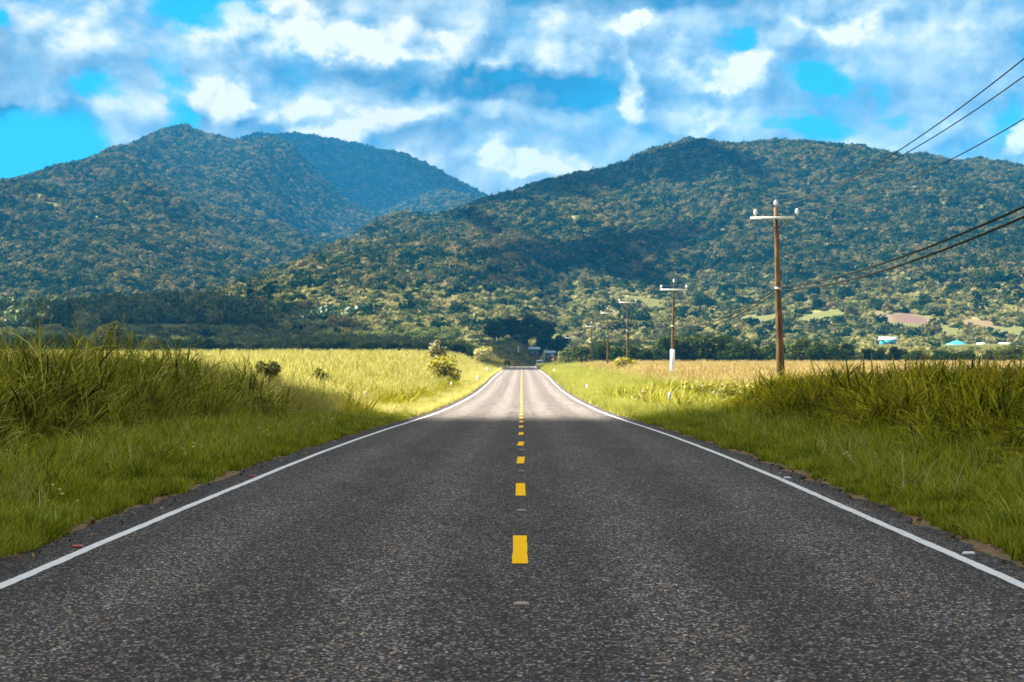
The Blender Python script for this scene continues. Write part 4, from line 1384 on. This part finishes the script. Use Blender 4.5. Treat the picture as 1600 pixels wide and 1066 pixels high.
def stud(x, Y, mats, lb):
    z = float(road_z(Y)) + .002
    root = empty('road_stud', (x, Y, z))
    MB().box((0, 0, .009), (.105, .10, .018), .72, bevel=.012).build('body', mats[0], root)
    MB().box((0, -.0455, .0095), (.084, .006, .011), .9).build('reflector', mats[1], root)
    tag(root, lb, 'road stud', 'raised studs on the road')
WB = plain('worn stud face', (.42, .30, .22), .5)
for Y, lb in ((16.85, 'scuffed pale road stud on the centre line nearest the camera'), (27.7, 'pale road stud between the first and second yellow dashes'),
              (38.4, 'pale road stud between the second and third yellow dashes'), (49.1, 'faint road stud between the third and fourth yellow dashes')):
    stud(0.0, Y, (MAT_SCUFF, WB), lb)
for Y, lb in ((22.2, 'red and white road stud outside the left edge line, nearer one'), (36.6, 'red road stud outside the left edge line, farther one')):
    stud(-3.67, Y, (plain('stud red top', (.36, .10, .10), .5), MAT_REF_R), lb)
for Y, lb in ((21.4, 'white road stud outside the right edge line, nearer one'), (36.0, 'white road stud outside the right edge line, farther one')):
    stud(3.56, Y, (MAT_POST, MAT_INS), lb)

# ------------------------------------------------------------------ the van and the far houses
def wheel(root, x, y, r):
    a = MB()
    seg = 18
    pts = [(x - .1, y, r), (x + .1, y, r)]
    a.tube(pts, r, seg)
    wl = a.build('wheel', plain('tyre rubber', (.02, .02, .02), .8), root)
    MB().tube([(x - .112, y, r), (x + .112, y, r)], r * .55, seg).build('rim', MAT_METAL, wl)
Yv = 806.0
xv = float(road_x(Yv)) + 2.0
root = empty('white_van', (xv, Yv, float(road_z(Yv))), radians(-7))
MAT_VAN = plain('white vehicle paint', (.82, .82, .84), .25)
MAT_GLASS = plain('dark window glass', (.02, .03, .04), .08)
bd = MB()
prof = [(-2.3, .38), (-2.38, 1.0), (-2.2, 2.0), (-2.0, 2.12), (1.0, 2.12), (1.35, 2.0), (1.75, 1.35), (2.45, 1.12), (2.55, .8), (2.5, .38)]
n = len(prof)
vs = []
for sx in (-1, 1):
    for (y, z) in prof:
        wv = .98 - .14 * max(0, z - 1.1)
        vs.append((sx * wv, y, z))
qs = [(i, (i + 1) % n, n + (i + 1) % n, n + i) for i in range(n)]
ts = []
for i in range(1, n - 1):
    ts.append((0, i, i + 1)); ts.append((n, n + i + 1, n + i))
bd.add(vs, qs, ts)
bd.build('body', MAT_VAN, root)
MB().box((0, -2.345, 1.55), (1.45, .05, .55), .95).build('rear_window', MAT_GLASS, root)
for sx in (-1, 1):
    MB().box((sx * .80, -2.385, 1.02), (.16, .06, .42)).build('tail_light', MAT_REF_R, root)
    for yy in (-1.1, .2):
        MB().box((sx * .915, yy, 1.58), (.04, .95, .5), .95).build('side_window', MAT_GLASS, root)
    wheel(root, sx * .88, -1.5, .34); wheel(root, sx * .88, 1.55, .34)
MB().box((0, -2.42, .52), (1.86, .12, .22)).build('bumper', plain('dark bumper', (.05, .05, .05), .6), root)
tag(root, 'white van driving away just over the crest of the road', 'van')

def house(px, py, Y, wd, dp, hh, roof_h, roof_mat, wall_mat, lb, rz=0.0, hip=False, windows=2, name='house', zbase=None):
    x = (px - 815) / F * Y
    zt = 1.5 + (574 - py) / F * Y          # eave height in the photo
    zg = float(ground_z(x, Y)) if zbase is None else zbase
    root = empty(name, (x, Y, max(zg - .3, zt - hh)), rz)
    hh2 = zt - root.location.z
    MB().box((0, 0, hh2 / 2), (wd, dp, hh2)).build('wall', wall_mat, root)
    a, b, o_ = wd / 2 + .5, dp / 2 + .5, .0
    rx = a - (b if hip else 0) if hip else a
    v = [(-a, -b, hh2 + .02), (a, -b, hh2 + .02), (a, b, hh2 + .02), (-a, b, hh2 + .02), (-rx, 0, hh2 + roof_h), (rx, 0, hh2 + roof_h)]
    v2 = [(q[0], q[1], q[2] + .14) for q in v]
    MB().add(v + v2, [(6, 7, 11, 10), (8, 9, 10, 11), (0, 1, 7, 6), (2, 3, 9, 8), (1, 2, 8, 7), (3, 0, 6, 9), (1, 0, 3, 2)], [(7, 8, 11), (9, 6, 10)]).build('roof', roof_mat, root)
    for k in range(windows):
        xx = -wd / 2 + wd * (k + .5) / windows
        fr = MB().box((xx, -dp / 2 - .03, hh2 - 1.25), (1.15, .08, 1.05)).build('window', MAT_ARM, root)
        MB().box((xx, -dp / 2 - .085, hh2 - 1.25), (.95, .04, .85)).build('pane', MAT_GLASS, fr)
    dr = MB().box((wd * .12, -dp / 2 - .04, hh2 - 1.75), (.95, .09, 2.05)).build('door', plain('house door', (.18, .10, .06), .6), root)
    MB().box((wd * .12 + .36, -dp / 2 - .11, hh2 - 1.75), (.05, .06, .14)).build('handle', MAT_METAL, dr)
    tag(root, lb, 'house')
    return root
MAT_TURQ = plain('turquoise metal roof', (.04, .42, .52), .4, noise=.15, scale=6)
MAT_WROOF = plain('white metal roof', (.72, .82, .85), .4, noise=.08, scale=6)
MAT_WALL = plain('white rendered wall', (.72, .70, .68), .8, noise=.08, scale=3)
MAT_BROOF = plain('blue grey metal roof', (.18, .26, .38), .45, noise=.15, scale=5)
MAT_DROOF = plain('dark slate roof', (.06, .10, .13), .6, noise=.2, scale=5)
house(1387, 531.5, 985, 5.4, 6.0, 2.2, 1.0, MAT_WROOF, MAT_TURQ, 'long white roofed shed alone on the slope, leftmost of the far buildings', windows=2, name='shed')
house(1495, 540, 940, 7.6, 7.5, 2.6, 1.7, MAT_TURQ, MAT_WALL, 'house with large bright turquoise roof above the right tree row', hip=True, windows=3)
house(1474, 543.5, 930, 2.6, 3.0, 2.2, .7, MAT_WROOF, MAT_WALL, 'small white annex left of the turquoise roofed house', windows=1, name='annex')
house(1513, 543, 932, 2.8, 3.0, 2.2, .6, MAT_WROOF, MAT_WALL, 'small white annex right of the turquoise roofed house', windows=1, name='annex')
house(1533, 539.5, 960, 2.0, 3.0, 2.3, .7, MAT_WROOF, MAT_WALL, 'tiny white hut between the two larger far houses', windows=1, name='hut')
house(1570, 540.5, 960, 3.4, 4.0, 2.6, 1.0, MAT_WROOF, MAT_WALL, 'white walled house with dark shade side, rightmost of the far buildings', windows=2)
house(835, 546.5, 884, 3.0, 3.4, 2.2, .7, MAT_BROOF, MAT_DROOF, 'low blue grey roof under the big dark trees, left one', windows=1, name='shed')
house(859, 552.5, 880, 3.0, 3.4, 2.4, .8, MAT_BROOF, MAT_DROOF, 'small blue grey house under the dark trees behind the van', windows=1)
for px, tp, Y, lb in ((776, 527, 880, 'pale post on the brown knoll, left of the two'), (810, 541, 875, 'pale post on the brown knoll, nearer the blue roof')):
    x = (px - 815) / F * Y
    zg = float(ground_z(x, Y))
    h = 1.5 + (574 - tp) / F * Y - zg
    root = empty('gate_post', (x, Y, zg - .1))
    MB().box((0, 0, h / 2), (.26, .26, h), .9, bevel=.04).build('post', MAT_POST, root)
    MB().box((0, 0, h + .05), (.34, .34, .1), .6).build('cap', MAT_POST, root)
    tag(root, lb, 'post', 'pale posts on the knoll')

# ------------------------------------------------------------------ haze
hz = MB().box((0, 3240, 262), (4800, 6700, 530))
m, t, out = new_mat('blue air')
pv = t.new('ShaderNodeVolumePrincipled')
pv.inputs['Color'].default_value = (.05, .46, 1.0, 1)
pv.inputs['Density'].default_value = 0.000072
pv.inputs['Anisotropy'].default_value = 0.0
t.l.new(pv.outputs[0], out.inputs['Volume'])
tag(hz.build('haze', m), kind='stuff')
